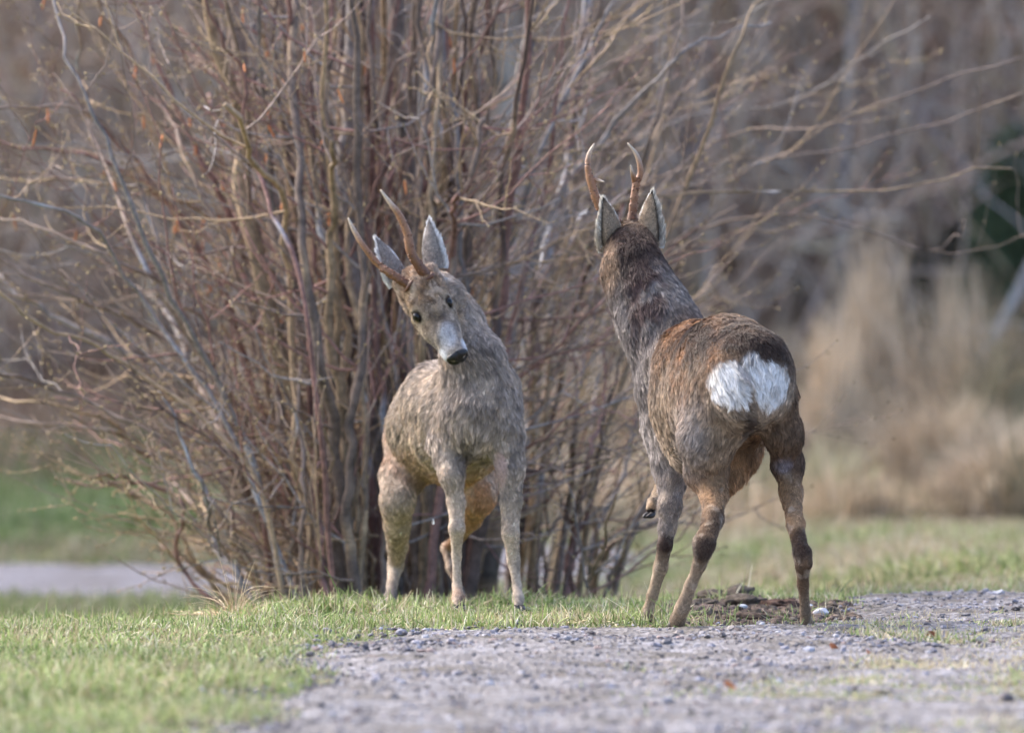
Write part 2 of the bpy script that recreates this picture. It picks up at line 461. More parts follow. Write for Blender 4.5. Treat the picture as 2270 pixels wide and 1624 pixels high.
tall_dry('tall_dry_grass', 74000, (-1.2, 5.0), (31.7, 38.5), (0.16, 0.58), 101, 0.95, 'pale tan tall dry grass beyond the verge on the right')
tall_dry('withered_grass', 30000, (-5.0, 1.6), (34.0, 42), (0.18, 0.42), 111, np.array([0.62, 0.52, 0.50]), 'withered pinkish brown grass behind the hazel bush')

# ------------------------------------------------------------------ far wood
hue = lambda c, n, a=0.15: np.clip(np.array(c)[None] * rng.uniform(1 - a, 1 + a, (n, 1)) * rng.uniform(0.95, 1.05, (n, 3)), 0, 1)
def thicket(name, n, xr, yr, hl, rad, cols, label, tilt=0.35, zmax=4.0):
    y = rng.uniform(*yr, n); x = rng.uniform(-1, 1, n) * (y * 0.061 + xr)
    z = ground(x, y) + rng.random(n) ** 1.2 * zmax
    d = norm(np.stack([rng.normal(0, tilt, n), rng.normal(0, tilt, n), np.ones(n)], 1))
    side = rng.random(n) < 0.45
    d[side] = norm(np.stack([rng.normal(0, 1, n), rng.normal(0, 0.6, n), rng.uniform(-0.1, 0.8, n)], 1))[side]
    L_ = rng.uniform(*hl, n)
    t = np.linspace(0, 1, 6)
    p = np.stack([x, y, z], 1)[:, None] + d[:, None] * (t[None, :, None] * L_[:, None, None])
    p += np.cumsum(rng.normal(0, 0.035, (n, 6, 3)), 1) * L_[:, None, None] * 0.8
    r = rng.uniform(*rad, n)[:, None] * (1 - 0.8 * t[None])
    return tag(strands(name, p, r, cols(n), M_fartwig), label, 'thicket', kind='stuff')
def tw(n):  # twig tones, lightened so the colour stands in for distance haze
    b = np.array([(0.54, 0.43, 0.36), (0.66, 0.59, 0.52), (0.38, 0.30, 0.24), (0.58, 0.49, 0.34), (0.52, 0.37, 0.30)])
    return b[rng.choice(5, n, p=[.32, .24, .2, .12, .12])] * rng.uniform(0.75, 1.2, (n, 1))
thicket('bare_thicket', 42000, 2.0, (36.5, 56), (0.5, 1.8), (0.004, 0.013), tw, 'dense bare twigs of the wood filling the distance', 0.35, 4.5)

def tree(name, label, x, y, lean, hgt, r0, col, n_l, spread, cat='tree', group='slender bare trees at the wood edge'):
    z = gz(x, y) - 0.05
    e = empty(name, (x, y, z))
    T = Tubes()
    pts = bez([(0, 0, 0), (lean * 0.3, 0.05, hgt * 0.35), (lean * 0.4, -0.05, hgt * 0.7), (lean, 0, hgt)], 22)
    pts[:, :2] += np.cumsum(np.cumsum(rng.normal(0, 0.006, (22, 2)), 0), 0)
    rr = r0 * (1 - 0.75 * np.linspace(0, 1, 22)); cc = hue(col, 22, 0.2)
    T.add(pts, rr, cc, 8); T.build('trunk', M_farbark, e)
    C = Tubes()
    for i in range(n_l):
        k = rng.integers(3, 21); a = rng.uniform(0, 2 * math.pi); l = spread * rng.uniform(0.4, 1.0) * (1.1 - k / 30)
        d = np.array([math.cos(a), math.sin(a) * 0.8, rng.uniform(0.1, 1.0)])
        q = bez([pts[k], pts[k] + d * l * 0.5 + (0, 0, -0.05), pts[k] + d * l + (0, 0, 0.2 * l)], 8); q[1:] += np.cumsum(rng.normal(0, 0.02 * l, (7, 3)), 0)
        r1 = rr[k] * 0.26
        C.add(q, r1 * (1 - 0.8 * np.linspace(0, 1, 8)), hue(col, 1)[0], 4)
        for j in range(4):
            m = rng.integers(2, 8); d2 = norm(d + rng.normal(0, 0.6, 3)); l2 = l * rng.uniform(0.2, 0.5)
            q2 = bez([q[m], q[m] + d2 * l2 * 0.5, q[m] + d2 * l2 + (0, 0, 0.1 * l2)], 5)
            C.add(q2, r1 * 0.4 * (1 - 0.7 * np.linspace(0, 1, 5)), hue(col, 1)[0], 3)
    C.build('crown', M_farbark, e)
    return tag(e, label, cat, group)
GREY = (0.33, 0.32, 0.33); BRN = (0.22, 0.17, 0.14); TAN = (0.36, 0.30, 0.22)
tree_specs = [  # px at mid height, Y, lean, height, radius, colour, label
    (1870, 42, 0.15, 6, 0.030, GREY, 'pale grey slender tree, the tall straight one right of the right deer'),
    (2080, 41, 3.0, 6, 0.026, GREY, 'pale leaning tree near the right picture edge before the evergreen'),
    (1790, 44, -0.1, 6, 0.060, GREY, 'stout grey trunk just right of the right deer\'s neck'),
    (2010, 47, 0.5, 6, 0.035, GREY, 'grey leaning sapling between the straight pale tree and the evergreen'),
    (1560, 43, 0.1, 6, 0.032, GREY, 'thin grey tree rising behind the right deer\'s back'),
    (1480, 46, 0.25, 6, 0.045, BRN, 'brown bare tree behind the right deer\'s antlers'),
    (1690, 49, 0.0, 7, 0.05, GREY, 'dim grey tree above the right deer\'s rump'),
    (2100, 51, -0.4, 7, 0.05, BRN, 'brown tree leaning left beside the dark evergreen'),
    (1330, 45, 0.1, 6, 0.05, GREY, 'grey tree seen through the hazel\'s right-hand stems'),
    (60, 43, 0.2, 6, 0.035, GREY, 'thin grey tree at the left picture edge behind the twigs'),
    (230, 47, -0.2, 6, 0.05, BRN, 'brown bare tree behind the hazel\'s left branches'),
    (390, 44, 0.1, 6, 0.03, GREY, 'slim grey tree seen between left hazel branches'),
    (640, 48, 0.0, 7, 0.06, BRN, 'stout brown tree hidden behind the hazel stems'),
    (1130, 42, 0.05, 6, 0.065, GREY, 'stout grey tree behind the hazel between the two deer'),
    (1940, 45, 0.25, 5, 0.028, TAN, 'thin tan sapling above the tall dry grass'),
]
for (px, Y, lean, hgt, r0, c, lab) in tree_specs:
    Y -= 5.0; r0 *= 0.9
    tree('bare_tree', lab, P(px, 600, Y)[0], Y, lean, hgt, r0, c, 26, 1.4)

# evergreen at right
def evergreen(name, px, Y, H, R, n, lab, cold=(0.11, 0.15, 0.085)):
    x0 = P(px, 600, Y)[0]; z0 = gz(x0, Y)
    e = empty(name, (x0, Y, z0)); T = Tubes()
    T.add(bez([(0, 0, -0.05), (0.03, 0, H * 0.5), (0, 0, H)], 8), np.linspace(0.06, 0.01, 8), np.array((0.10, 0.075, 0.06)), 7); T.build('trunk', M_farbark, e)
    hh = rng.random(n) ** 1.3; a = rng.uniform(0, 2 * math.pi, n); rad = R * (1 - hh) ** 0.7 * rng.uniform(0.25, 1.0, n) * (1 + 0.25 * np.sin(a * 3 + hh * 14))
    base = np.stack([np.cos(a) * rad, np.sin(a) * rad, hh * H + 0.1], 1)
    d = norm(np.stack([np.cos(a), np.sin(a), rng.uniform(-0.5, 0.5, n)], 1) + rng.normal(0, 0.5, (n, 3)))
    t = np.linspace(0, 1, 3); p = base[:, None] + d[:, None] * t[None, :, None] * rng.uniform(0.04, 0.12, (n, 1, 1))
    strands('crown', p, np.full((n, 1), 0.006) * (1 - 0.7 * t[None]), hue(cold, n, 0.45), M_fartwig, e)
    return tag(e, lab, 'evergreen')
evergreen('evergreen_tree', 2265, 36.8, 1.2, 0.40, 15000, 'dark green evergreen at the right picture edge, tallest of the dark bushes')
evergreen('evergreen_shrub', 2050, 37.2, 0.62, 0.20, 9000, 'low dark evergreen shrub behind the tall dry grass', (0.055, 0.07, 0.045))
evergreen('evergreen_shrub', 2155, 38.0, 0.85, 0.26, 12000, 'mid-height dark shrub left of the tall evergreen', (0.06, 0.075, 0.05))

# ------------------------------------------------------------------ dry grass tussocks (things)
def tussock(px, Y, R, H, n, tone, label, lean=0.9, w=(0.0025, 0.005), cat='grass tussock', name='grass_tussock', group=None):
    if Y > 30: Y -= 2.2
    x0 = P(px, 600, Y)[0]; z0 = gz(x0, Y)
    a = rng.uniform(0, 2 * math.pi, n); r = R * np.abs(rng.normal(0, 0.62, n))
    base = np.stack([np.cos(a) * r, np.sin(a) * r, np.full(n, -0.01)], 1)
    a2 = a + rng.normal(0, 0.5, n); l = H * (0.22 + 0.93 * rng.random(n) ** 1.6) / (1 + 0.9 * (r / R) ** 2); o_ = np.abs(rng.normal(0, lean, n)) * 0.5
    t = np.linspace(0, 1, 6)[None, :, None]
    d = norm(np.stack([np.cos(a2) * o_, np.sin(a2) * o_, np.ones(n)], 1))[:, None]
    p = base[:, None] + d * t * l[:, None, None]
    outw = np.stack([np.cos(a2), np.sin(a2), np.full(n, -0.75)], 1)[:, None]
    p = p + outw * (t ** 2.2) * (l * rng.uniform(0.1, 0.8, n) * lean)[:, None, None]
    p[:, :, 2] = np.maximum(p[:, :, 2], 0.01)
    cols = np.array([(0.60, 0.48, 0.34), (0.72, 0.60, 0.45), (0.48, 0.37, 0.25)])[rng.integers(0, 3, n)] * rng.uniform(0.8, 1.1, (n, 1)) * tone
    rr = rng.uniform(*w, n)[:, None] * (1 - 0.8 * np.linspace(0, 1, 6)[None])
    o = strands(name, p, rr, cols, M_grass); o.location = (x0, Y, z0)
    return tag(o, label, cat, group)
G = 'dry grass tussocks at the wood edge'
tussock(2245, 34.9, 0.30, 0.42, 1900, 0.85, 'rounded tan grass tussock at the right picture edge', 0.6, group=G)
tussock(2060, 36.0, 0.30, 0.48, 1500, 0.85, 'pale bushy tussock left of the rounded edge tussock', 0.45, group=G)
tussock(1850, 36.5, 0.14, 0.70, 900, 1.1, 'tall upright straw tussock just right of the right deer\'s rump', 0.10, (0.003, 0.007), group=G)
tussock(1930, 37.5, 0.12, 0.95, 700, 1.0, 'tallest straw tussock, leaning, below the straight pale tree', 0.12, (0.003, 0.007), group=G)
tussock(2120, 38.5, 0.16, 0.75, 900, 1.0, 'spiky straw tussock in front of the dark shrubs', 0.12, (0.003, 0.007), group=G)
tussock(2240, 39.0, 0.18, 0.75, 900, np.array([1, 0.9, 0.85]), 'pinkish tan tussock under the dark evergreen', 0.12, (0.003, 0.007), group=G)
tussock(1330, 37.0, 0.3, 0.5, 2500, 0.85, 'straw tussock seen between the two deer behind the thin stems', 0.6, group=G)
tussock(1660, 38.0, 0.3, 0.55, 2500, 1.0, 'straw tussock hidden behind the right deer\'s legs', 0.6, group=G)
tussock(1990, 34.9, 0.20, 0.16, 900, np.array([0.75, 0.8, 0.6]), 'low olive tussock in front of the tan ones', 0.9, group=G)
# near tuft of dry grass on the crest, left of the deer
tussock(522, 21.2, 0.05, 0.17, 80, np.array([1.15, 1.1, 1.0]), 'dry straw tuft with curling blades on the grass crest left of the left deer', 0.9, (0.0008, 0.0015), 'grass tuft', 'grass_tuft')
tussock(500, 21.1, 0.15, 0.05, 350, np.array([1.1, 1.0, 0.8]), 'low flattened mat of straw at the foot of the curling tuft', 1.3, (0.0008, 0.0016), 'grass tuft', 'grass_tuft')
tussock(970, 20.4, 0.16, 0.03, 420, np.array([1.1, 1.05, 0.85]), 'flat streak of yellow dead grass in front of the left deer', 1.6, (0.0008, 0.0015), 'grass tuft', 'grass_tuft')

# ------------------------------------------------------------------ hazel bush
BX, BY = P(850, 1340, 23.2)[0], 23.2
hz = empty('hazel_bush', (BX, BY, gz(BX, BY)))
tag(hz, 'big bare multi-stemmed hazel bush standing behind the two deer', 'bush')
ORG = np.array([BX, BY, gz(BX, BY)])
RED = np.array((0.155, 0.080, 0.066)); BROWN = np.array((0.185, 0.138, 0.112)); OCH = np.array((0.255, 0.182, 0.115)); GRY = np.array((0.215, 0.19, 0.18)); DRK = np.array((0.085, 0.058, 0.050)); LICH = np.array((0.34, 0.37, 0.42))
RED, BROWN, OCH, DRK = RED * 1.12 + 0.015, BROWN * 1.15, OCH * 1.2, DRK * 1.1
PAL = [RED, BROWN, OCH, GRY, DRK]
twig_src = []; catkin_pts = []
def stem(nodes, r0, r1, col, lich=0.12, n=30, wig=0.012, sides=7):
    pts = crom(np.array([P(*a) for a in nodes]), max(3, n // (len(nodes) - 1)))
    g0 = gz(pts[0][0], pts[0][1])
    if abs(nodes[0][1] - 1345) < 40: pts[:, 2] += (g0 - 0.02 - pts[0][2]) * np.linspace(1, 0, len(pts)) ** 3
    m = len(pts); wgl = np.cumsum(rng.normal(0, wig, (m, 3)), 0); wgl -= np.linspace(0, 1, m)[:, None] * wgl[-1] * 0.6
    pts = pts + wgl * np.linspace(0, 1, m)[:, None] ** 0.5
    rr = (r0 + (r1 - r0) * np.linspace(0, 1, m) ** 0.9) * (1 + 0.08 * rng.normal(size=m))
    cc = np.tile(col, (m, 1)) * rng.uniform(0.8, 1.2, (m, 1))
    nn = fbm(pts, 10, int(rng.integers(0, 9999)), 2)
    cc = np.where((nn > 0.62 - lich * 2.2)[:, None], cc * 0.35 + (LICH if rng.random() < 0.5 else OCH * 1.25) * 0.65, cc)
    T = Tubes(); T.add(pts - ORG, rr, cc, sides)
    T.build('stem', M_bark, hz)
    if len(pts) > 20: twig_ok = True
    twig_src.append((pts, rr, col))
    return pts

# thick trunks
for nd, r0, r1, c in [
    ([(930, 1340, 23.6), (925, 1100, 23.6), (900, 800, 23.6), (905, 400, 23.6), (880, -120, 23.6)], 0.042, 0.020, GRY * 0.62),
    ([(1060, 1340, 23.8), (1085, 1100, 23.8), (1100, 800, 23.9), (1130, 450, 23.9), (1210, -120, 24)], 0.044, 0.018, GRY * 0.55),
    ([(850, 1345, 23.4), (830, 1000, 23.4), (790, 600, 23.4), (800, 250, 23.4), (800, -120, 23.4)], 0.026, 0.016, GRY * 1.05),
    ([(780, 1345, 23.2), (760, 1000, 23.2), (660, 700, 23.2), (560, 300, 23.2), (480, -120, 23.2)], 0.034, 0.018, BROWN),
    ([(740, 1345, 23.0), (690, 1000, 23.0), (560, 560, 23.0), (520, 260, 23.0), (430, -120, 23.0)], 0.030, 0.014, OCH * 0.8),
    ([(880, 1345, 23.5), (880, 1000, 23.5), (870, 600, 23.5), (930, 300, 23.5), (970, -120, 23.5)], 0.036, 0.016, RED),
    ([(1130, 1340, 24.0), (1160, 1000, 24.0), (1190, 640, 24.1), (1250, 350, 24.2), (1280, -120, 24.2)], 0.026, 0.014, DRK * 1.3)]:
    stem(nd, r0, r1, c, 0.16)
# pack of vertical stems, fanning out with height
for i in range(66):
    u = rng.random(); u = 0.5 + (u - 0.5) * (0.6 + 0.4 * rng.random())
    bx = 590 + 480 * u; Y = rng.uniform(22.7, 24.0)
    tx = 840 + (bx - 840) * rng.uniform(1.0, 1.8) + rng.normal(0, 60)
    c = PAL[rng.choice(5, p=[.10, .34, .30, .1, .16])] * rng.uniform(0.65, 1.1)
    ty = rng.choice([-150, -100, rng.uniform(0, 500)])
    stem([(bx, 1345, Y), (bx + (tx - bx) * 0.18 + rng.normal(0, 12), 1000, Y), (bx + (tx - bx) * 0.5 + rng.normal(0, 25), 550, Y + rng.normal(0, .15)), (tx, ty, Y + rng.normal(0, .3))],
         rng.uniform(0.008, 0.024), rng.uniform(0.003, 0.009), c, 0.08)
for i in range(80):
    bx = rng.choice([rng.normal(720, 75), rng.normal(830, 60), rng.uniform(1080, 1330)], p=[.57, .35, .08]); Y = rng.uniform(22.6, 24.0)
    ty = rng.uniform(780, 1150); tx = bx + (bx - 850) * 0.25 * rng.random() + rng.normal(0, 22)
    c = PAL[rng.choice(5, p=[.14, .38, .26, .1, .12])] * rng.uniform(0.65, 1.1)
    stem([(bx, 1345, Y), (bx * 0.7 + tx * 0.3, 1345 * 0.6 + ty * 0.4, Y), (tx, ty, Y + rng.normal(0, .08))], rng.uniform(0.006, 0.013), 0.003, c, 0.06, n=16, sides=6)
# stems arching left
left = [[(700, 1345), (640, 1150), (430, 830), (330, 620), (260, 430)], [(660, 1345), (520, 1000), (400, 780), (160, 640), (-80, 520)],
        [(690, 1345), (600, 900), (480, 560), (300, 340), (120, 180)], [(640, 1345), (480, 1000), (260, 800), (60, 690), (-60, 560)],
        [(720, 1345), (640, 800), (500, 420), (380, 200), (250, -80)], [(620, 1345), (500, 1130), (330, 960), (120, 880), (-80, 850)],
        [(690, 1345), (580, 1000), (420, 700), (240, 300), (-60, 260)], [(740, 1345), (620, 700), (470, 480), (250, 360), (-60, 330)],
        [(600, 1345), (470, 1180), (350, 1050), (180, 960), (-60, 960)], [(650, 1345), (560, 950), (360, 560), (230, 230), (160, -80)],
        [(730, 1345), (560, 640), (440, 340), (330, 120), (200, -90)], [(760, 1345), (690, 700), (590, 400), (520, 180), (360, -90)],
        [(680, 1345), (500, 900), (300, 640), (140, 470), (-70, 430)], [(560, 1345), (440, 1220), (380, 1120), (300, 1080), (200, 1060)],
        [(590, 1345), (530, 1250), (470, 1180), (420, 1100), (330, 900)]]
for j, nd in enumerate(left):
    for rep in range(1 + j % 2):
        Y = rng.uniform(22.5, 23.8); dy = rng.normal(0, 30) * rep
        thick = 0.016 if (rep == 0 and j < 5) else rng.uniform(0.006, 0.012)
        stem([(a + rng.normal(0, 22) * rep, b if i == 0 else b + dy, Y + rng.normal(0, 0.12) * (i > 0)) for i, (a, b) in enumerate(nd)], thick, 0.0035,
             PAL[rng.choice(5, p=[.2, .33, .22, .15, .1])] * rng.uniform(0.85, 1.2), 0.12, wig=0.009)
# stems leaning right
right = [[(1270, 1335), (1330, 1050), (1400, 800), (1480, 480), (1640, 60), (1700, -60)], [(1180, 1340), (1230, 900), (1330, 560), (1480, 320), (1600, 60)],
         [(1010, 1340), (1100, 900), (1200, 500), (1260, 200), (1290, -80)], [(1200, 1340), (1230, 1150), (1290, 950), (1330, 750), (1400, 500)],
         [(1250, 1335), (1280, 1150), (1330, 1000), (1350, 900), (1370, 700)], [(1340, 1330), (1400, 1180), (1500, 1060), (1590, 980), (1700, 900)],
         [(1040, 1340), (1150, 1000), (1290, 700), (1500, 560), (1640, 480)], [(1000, 1340), (1120, 800), (1300, 500), (1560, 420), (1780, 350)],
         [(1030, 1340), (1180, 760), (1340, 460), (1640, 420), (2000, 420), (2230, 390)], [(1010, 1340), (1160, 700), (1330, 480), (1560, 360), (1900, 330), (2280, 230)],
         [(960, 1340), (1080, 640), (1270, 360), (1500, 270), (1800, 220), (2060, 30)], [(1020, 1340), (1150, 620), (1320, 300), (1480, 120), (1700, 60)],
         [(990, 1340), (1090, 700), (1180, 380), (1330, 60), (1400, -80)], [(1170, 1340), (1200, 1000), (1230, 700), (1270, 500), (1320, 200)],
         [(1220, 1340), (1250, 1100), (1260, 900), (1300, 650), (1420, 300), (1500, -60)], [(1310, 1335), (1330, 1200), (1390, 1060), (1420, 900), (1440, 700)],
         [(1060, 1340), (1230, 800), (1500, 520), (1760, 480), (2060, 560), (2150, 500)], [(1290, 1335), (1340, 1230), (1440, 1180), (1540, 1160), (1580, 1080)],
         [(1150, 1340), (1190, 900), (1300, 600), (1560, 300), (1840, 260), (2270, 100)], [(1130, 1340), (1180, 1100), (1180, 850), (1240, 600), (1300, 400)]]
for j, nd in enumerate(right):
    for rep in range(1 if (nd[-1][0] > 1550 or j % 2) else 2):
        Y = rng.uniform(22.9, 24.6); 
        far_r = nd[-1][0] > 1700
        thick = 0.013 if rep == 0 and not far_r else rng.uniform(0.0045, 0.008)
        if far_r: thick = rng.uniform(0.0035, 0.005)
        stem([(a + rng.normal(0, 20) * rep, b if i == 0 else b + rng.normal(0, 22) * rep, Y + rng.normal(0, 0.12) * (i > 0)) for i, (a, b) in enumerate(nd)], thick, 0.0028,
             PAL[rng.choice(5, p=[.16, .34, .24, .17, .09])] * rng.uniform(0.85, 1.2), 0.08, wig=0.008)

# twigs
TW = Tubes(); BUD = Tubes()
def twig(p0, d, l, r, col, lev):
    m = 7; t = np.linspace(0, 1, m)
    up = np.array([0, 0, 0.25])
    q = bez([p0, p0 + d * l * 0.5, p0 + (d + up) * l], m); q[1:] += np.cumsum(rng.normal(0, 0.022 * l, (m - 1, 3)), 0)
    TW.add(q - ORG, r * (1 - 0.6 * t), col, 3 if r < 0.003 else 4)
    if lev > 0:
        for _ in range(rng.integers(2, 5)):
            k = rng.integers(2, m)
            d2 = norm(d + rng.normal(0, 0.55, 3)); twig(q[k], d2, l * rng.uniform(0.3, 0.6), r * 0.6, col * rng.uniform(0.9, 1.35), lev - 1)
    else:
        for k in range(2, m, 2):
            c = np.array((0.38, 0.29, 0.16)) * rng.uniform(0.5, 1.1); dd = norm(d + rng.normal(0, 0.6, 3)) * 0.008
            BUD.add(np.array([q[k], q[k] + dd * 0.6, q[k] + dd * 1.2]) - ORG, [0.0018, 0.0034, 0.0012], c, 4)
        if rng.random() < 0.10: catkin_pts.append(q[-1])
for (pts, rr, col) in twig_src:
    xr_ = pts[:, 0].max(); nt = (9 if rr[0] > 0.012 else 7) if len(pts) > 20 else 3
    if xr_ > 0.45: nt = 5
    for _ in range(nt):
        k = int(rng.integers(int(len(pts) * 0.18), len(pts)))
        side = 1 if pts[k][0] > BX else -1
        d = norm(np.array([side * abs(rng.normal(0.45, 0.45)) + rng.normal(0, 0.35), rng.normal(0, 0.45), rng.uniform(-0.25, 0.9)]))
        cc = PAL[rng.choice(5, p=[.18, .36, .26, .17, .03])] * rng.uniform(0.9, 1.5)
        twig(pts[k], d, rng.uniform(0.18, 0.55), min(rr[k] * 0.5, 0.0042) , cc, 1)
tag(TW.build('twigs', M_bark, hz), kind='stuff'); tag(BUD.build('buds', M_leaf, hz), kind='stuff')
# catkins hang from twig ends
def catkin_mesh(seed):
    T = Tubes(); l = 0.034; m = 7; t = np.linspace(0, 1, m)
    q = np.stack([0.004 * np.sin(t * 2 + seed), 0 * t, -l * t], 1)
    T.add(q, 0.0036 * np.array([0.4, 0.9, 1, 1, 1, 0.9, 0.4]), np.array((0.50, 0.20, 0.085)) * (0.85 + 0.2 * seed), 5)
    return mesh('catkin', np.vstack(T.v), [np.vstack(T.q), np.vstack(T.t)], True, np.vstack(T.c))
CM = [catkin_mesh(s) for s in range(3)]
for c in CM: c.materials.append(M_leaf)
catkin_pts = [p for p in catkin_pts if abs(p[0]) < 1.6 and p[2] < 1.7 and p[2] > 0.7 and p[0] < -0.1]
rng.shuffle(catkin_pts)
for i, p in enumerate(catkin_pts[:80]):
    o = bpy.data.objects.new('catkin', CM[i % 3]); COL.objects.link(o); o.parent = hz
    o.location = Vector(p - ORG); o.scale = (1, 1, rng.uniform(0.8, 1.5)); o.rotation_euler = (rng.normal(0, .2), rng.normal(0, .2), rng.uniform(0, 6))

# ------------------------------------------------------------------ soil clods, stones, leaves, small litter
def blob(name, loc, sz, col, mat, seed, rough=0.35, sub=2, label=None, cat=None, group=None, fscale=6.0):
    import bmesh
    bm = bmesh.new(); bmesh.ops.create_icosphere(bm, subdivisions=sub, radius=1.0)
    v = np.array([x.co[:] for x in bm.verts]); f = np.array([[y.index for y in x.verts] for x in bm.faces]); bm.free()
    nn = fbm(v, 1.3, seed, 4) * rough + fbm(v, fscale, seed + 5, 2) * rough * 0.45
    v = v * (1 + nn[:, None]) * np.array(sz)
    cc = np.array(col)[None] * (1 + 0.35 * fbm(v / sz[0], 3, seed + 9, 3)[:, None])
    o = link(name, mesh(name, v, f, mat is M_soil, cc), mat); o.location = loc
    return tag(o, label, cat, group)
def on_ground(px, py, dz=0.0):
    Y = 20.0
    for _ in range(8):
        p = P(px, py, Y); h = gz(p[0], p[1]); Y *= (1 + ((p[2] - h) / (CAMH - p[2])))
        Y = min(max(Y, 10), 40)
    p = P(px, py, Y); return np.array([p[0], p[1], gz(p[0], p[1]) + dz])
SOIL = (0.105, 0.085, 0.068)
clods = [(1603, 1335, (0.050, 0.05, 0.030), SOIL, 'largest brown soil clod, left end of the dug patch by the deer\'s legs'),
         (1560, 1345, (0.028, 0.03, 0.016), SOIL, 'small soil clod just left of the largest one'),
         (1655, 1345, (0.035, 0.04, 0.022), SOIL, 'soil clod touching the right side of the largest one'),
         (1728, 1348, (0.034, 0.035, 0.019), (0.08, 0.05, 0.038), 'dark clod close to the right hind leg of the right deer'),
         (1675, 1378, (0.040, 0.03, 0.013), (0.09, 0.065, 0.05), 'low flat soil lump nearest the camera between the hind legs'),
         (1700, 1318, (0.032, 0.035, 0.010), SOIL, 'thin strip of upturned soil behind the dug patch'),
         (1835, 1362, (0.024, 0.03, 0.012), SOIL, 'small clod right of the right deer\'s hind hoof'),
         (1873, 1296, (0.027, 0.03, 0.013), (0.03, 0.022, 0.020), 'blackish clod at the grass edge, leftmost of the dark pair'),
         (1922, 1304, (0.028, 0.03, 0.010), (0.045, 0.035, 0.032), 'dark grey clod right beside the blackish one'),
         (2010, 1308, (0.032, 0.03, 0.006), (0.06, 0.05, 0.05), 'flat dark lump on the distant gravel'),
         (2100, 1518, (0.050, 0.06, 0.008), (0.06, 0.05, 0.036), 'flat dark earth patch in the blurred right foreground'),
         (1950, 1545, (0.016, 0.02, 0.008), (0.09, 0.08, 0.06), 'small earth lump in the blurred foreground')]
for i, (px, py, sz, c, lab) in enumerate(clods):
    p = on_ground(px, py, sz[2] * 0.25)
    sz = tuple(q_ * 1.5 for q_ in sz); sz = (sz[0], sz[1], sz[2] * 0.8)
    blob('soil_clod', p, sz, c, M_soil, 300 + i * 7, 0.8, 4, lab, 'soil clod', 'clods of turned soil', 3.2)
# crumbs round the dug patch (uncountable)
n = 9000; cxs = np.array([on_ground(px, py) for (px, py, *_r) in clods[:9]])
ci = rng.integers(0, 9, n); x = cxs[ci, 0] + rng.normal(0, 0.065, n); y = cxs[ci, 1] + rng.normal(0, 0.26, n)
s = np.exp(rng.normal(math.log(0.0050), 0.6, n)).clip(0.002, 0.018)
tag(stones('soil_crumbs', np.stack([x, y, ground(x, y) + s * 0.3], 1), s, hue((0.13, 0.10, 0.08), n, 0.4), M_soil), 'crumbled brown soil around the dug patch', 'soil', kind='stuff')
for i, (px, py, s, c, lab) in enumerate([
    (1820, 1369, 0.020, (0.50, 0.50, 0.54), 'pale grey stone right of the right deer\'s hind hoof'),
    (1775 - 118, 1378, 0.010, (0.45, 0.26, 0.24), 'small pinkish stone in front of the dug soil'),
    (1646, 1354, 0.013, (0.42, 0.44, 0.46), 'light grey stone half buried in the soil clods'),
    (1690, 1391, 0.009, (0.55, 0.55, 0.58), 'small whitish stone on the gravel edge between the hooves'),
    (1795, 1352, 0.010, (0.35, 0.38, 0.42), 'bluish stone left of the pale grey one'),
    (1512 - 30, 1534 + 30, 0.013, (0.12, 0.13, 0.17), 'dark bluish stone in the blurred lower middle of the path'),
    (1060, 1392, 0.012, (0.16, 0.17, 0.21), 'dark blue-grey stone at the path edge below the left deer'),
    (1150, 1390, 0.014, (0.20, 0.21, 0.25), 'grey stone on the path edge between the two deer'),
    (890, 1412, 0.015, (0.20, 0.20, 0.24), 'grey stone at the left corner of the gravel'),
    (2230, 1560, 0.018, (0.11, 0.10, 0.11), 'dark stone near the lower right picture corner')]):
    p = on_ground(px, py, s * 0.4 + 0.006); blob('stone', p, (s, s * 0.9, s * 0.6), c, M_stone, 500 + i, 0.25, 2, lab, 'stone', 'larger stones on the path')
def leaf(px, py, s, col, rot, lab):
    p = on_ground(px, py, 0.014); u = np.linspace(0, 1, 7); w = np.sin(u * math.pi) ** 0.8 * 0.45
    V = []; 
    for i, (a, b_) in enumerate(zip(u, w)):
        for sgn, up in ((-1, 0.18), (0, 0), (1, 0.22)): V.append((a - 0.5, sgn * b_, up * b_ + 0.25 * (a - 0.5) ** 2))
    V = np.array(V) * s; V2 = V - (0, 0, 0.0008); F = []
    for i in range(6):
        for j in range(2): q = i * 3 + j; F.append((q, q + 3, q + 4, q + 1)); F.append((q + 21, q + 22, q + 25, q + 24))
    o = link('fallen_leaf', mesh('fallen_leaf', np.vstack([V, V2]), np.array(F), True, np.tile(np.array(col), (42, 1))), M_leaf)
    o.location = p; o.rotation_euler = (0.5 + 0.3 * math.sin(rot), 0.3, rot); tag(o, lab, 'leaf', 'fallen leaves on the path')
leaf(1617, 1534, 0.034, (0.45, 0.16, 0.06), 0.6, 'orange dead leaf on the gravel in the blurred lower foreground')
leaf(1848, 1448, 0.028, (0.36, 0.15, 0.08), 2.0, 'rust leaf, left one of two on the gravel right of centre')
leaf(1927, 1462, 0.028, (0.45, 0.17, 0.07), 1.0, 'orange leaf, right one of two on the gravel right of centre')
leaf(2065, 1419, 0.026, (0.42, 0.18, 0.10), 2.6, 'reddish leaf on the grassy gravel at the right')

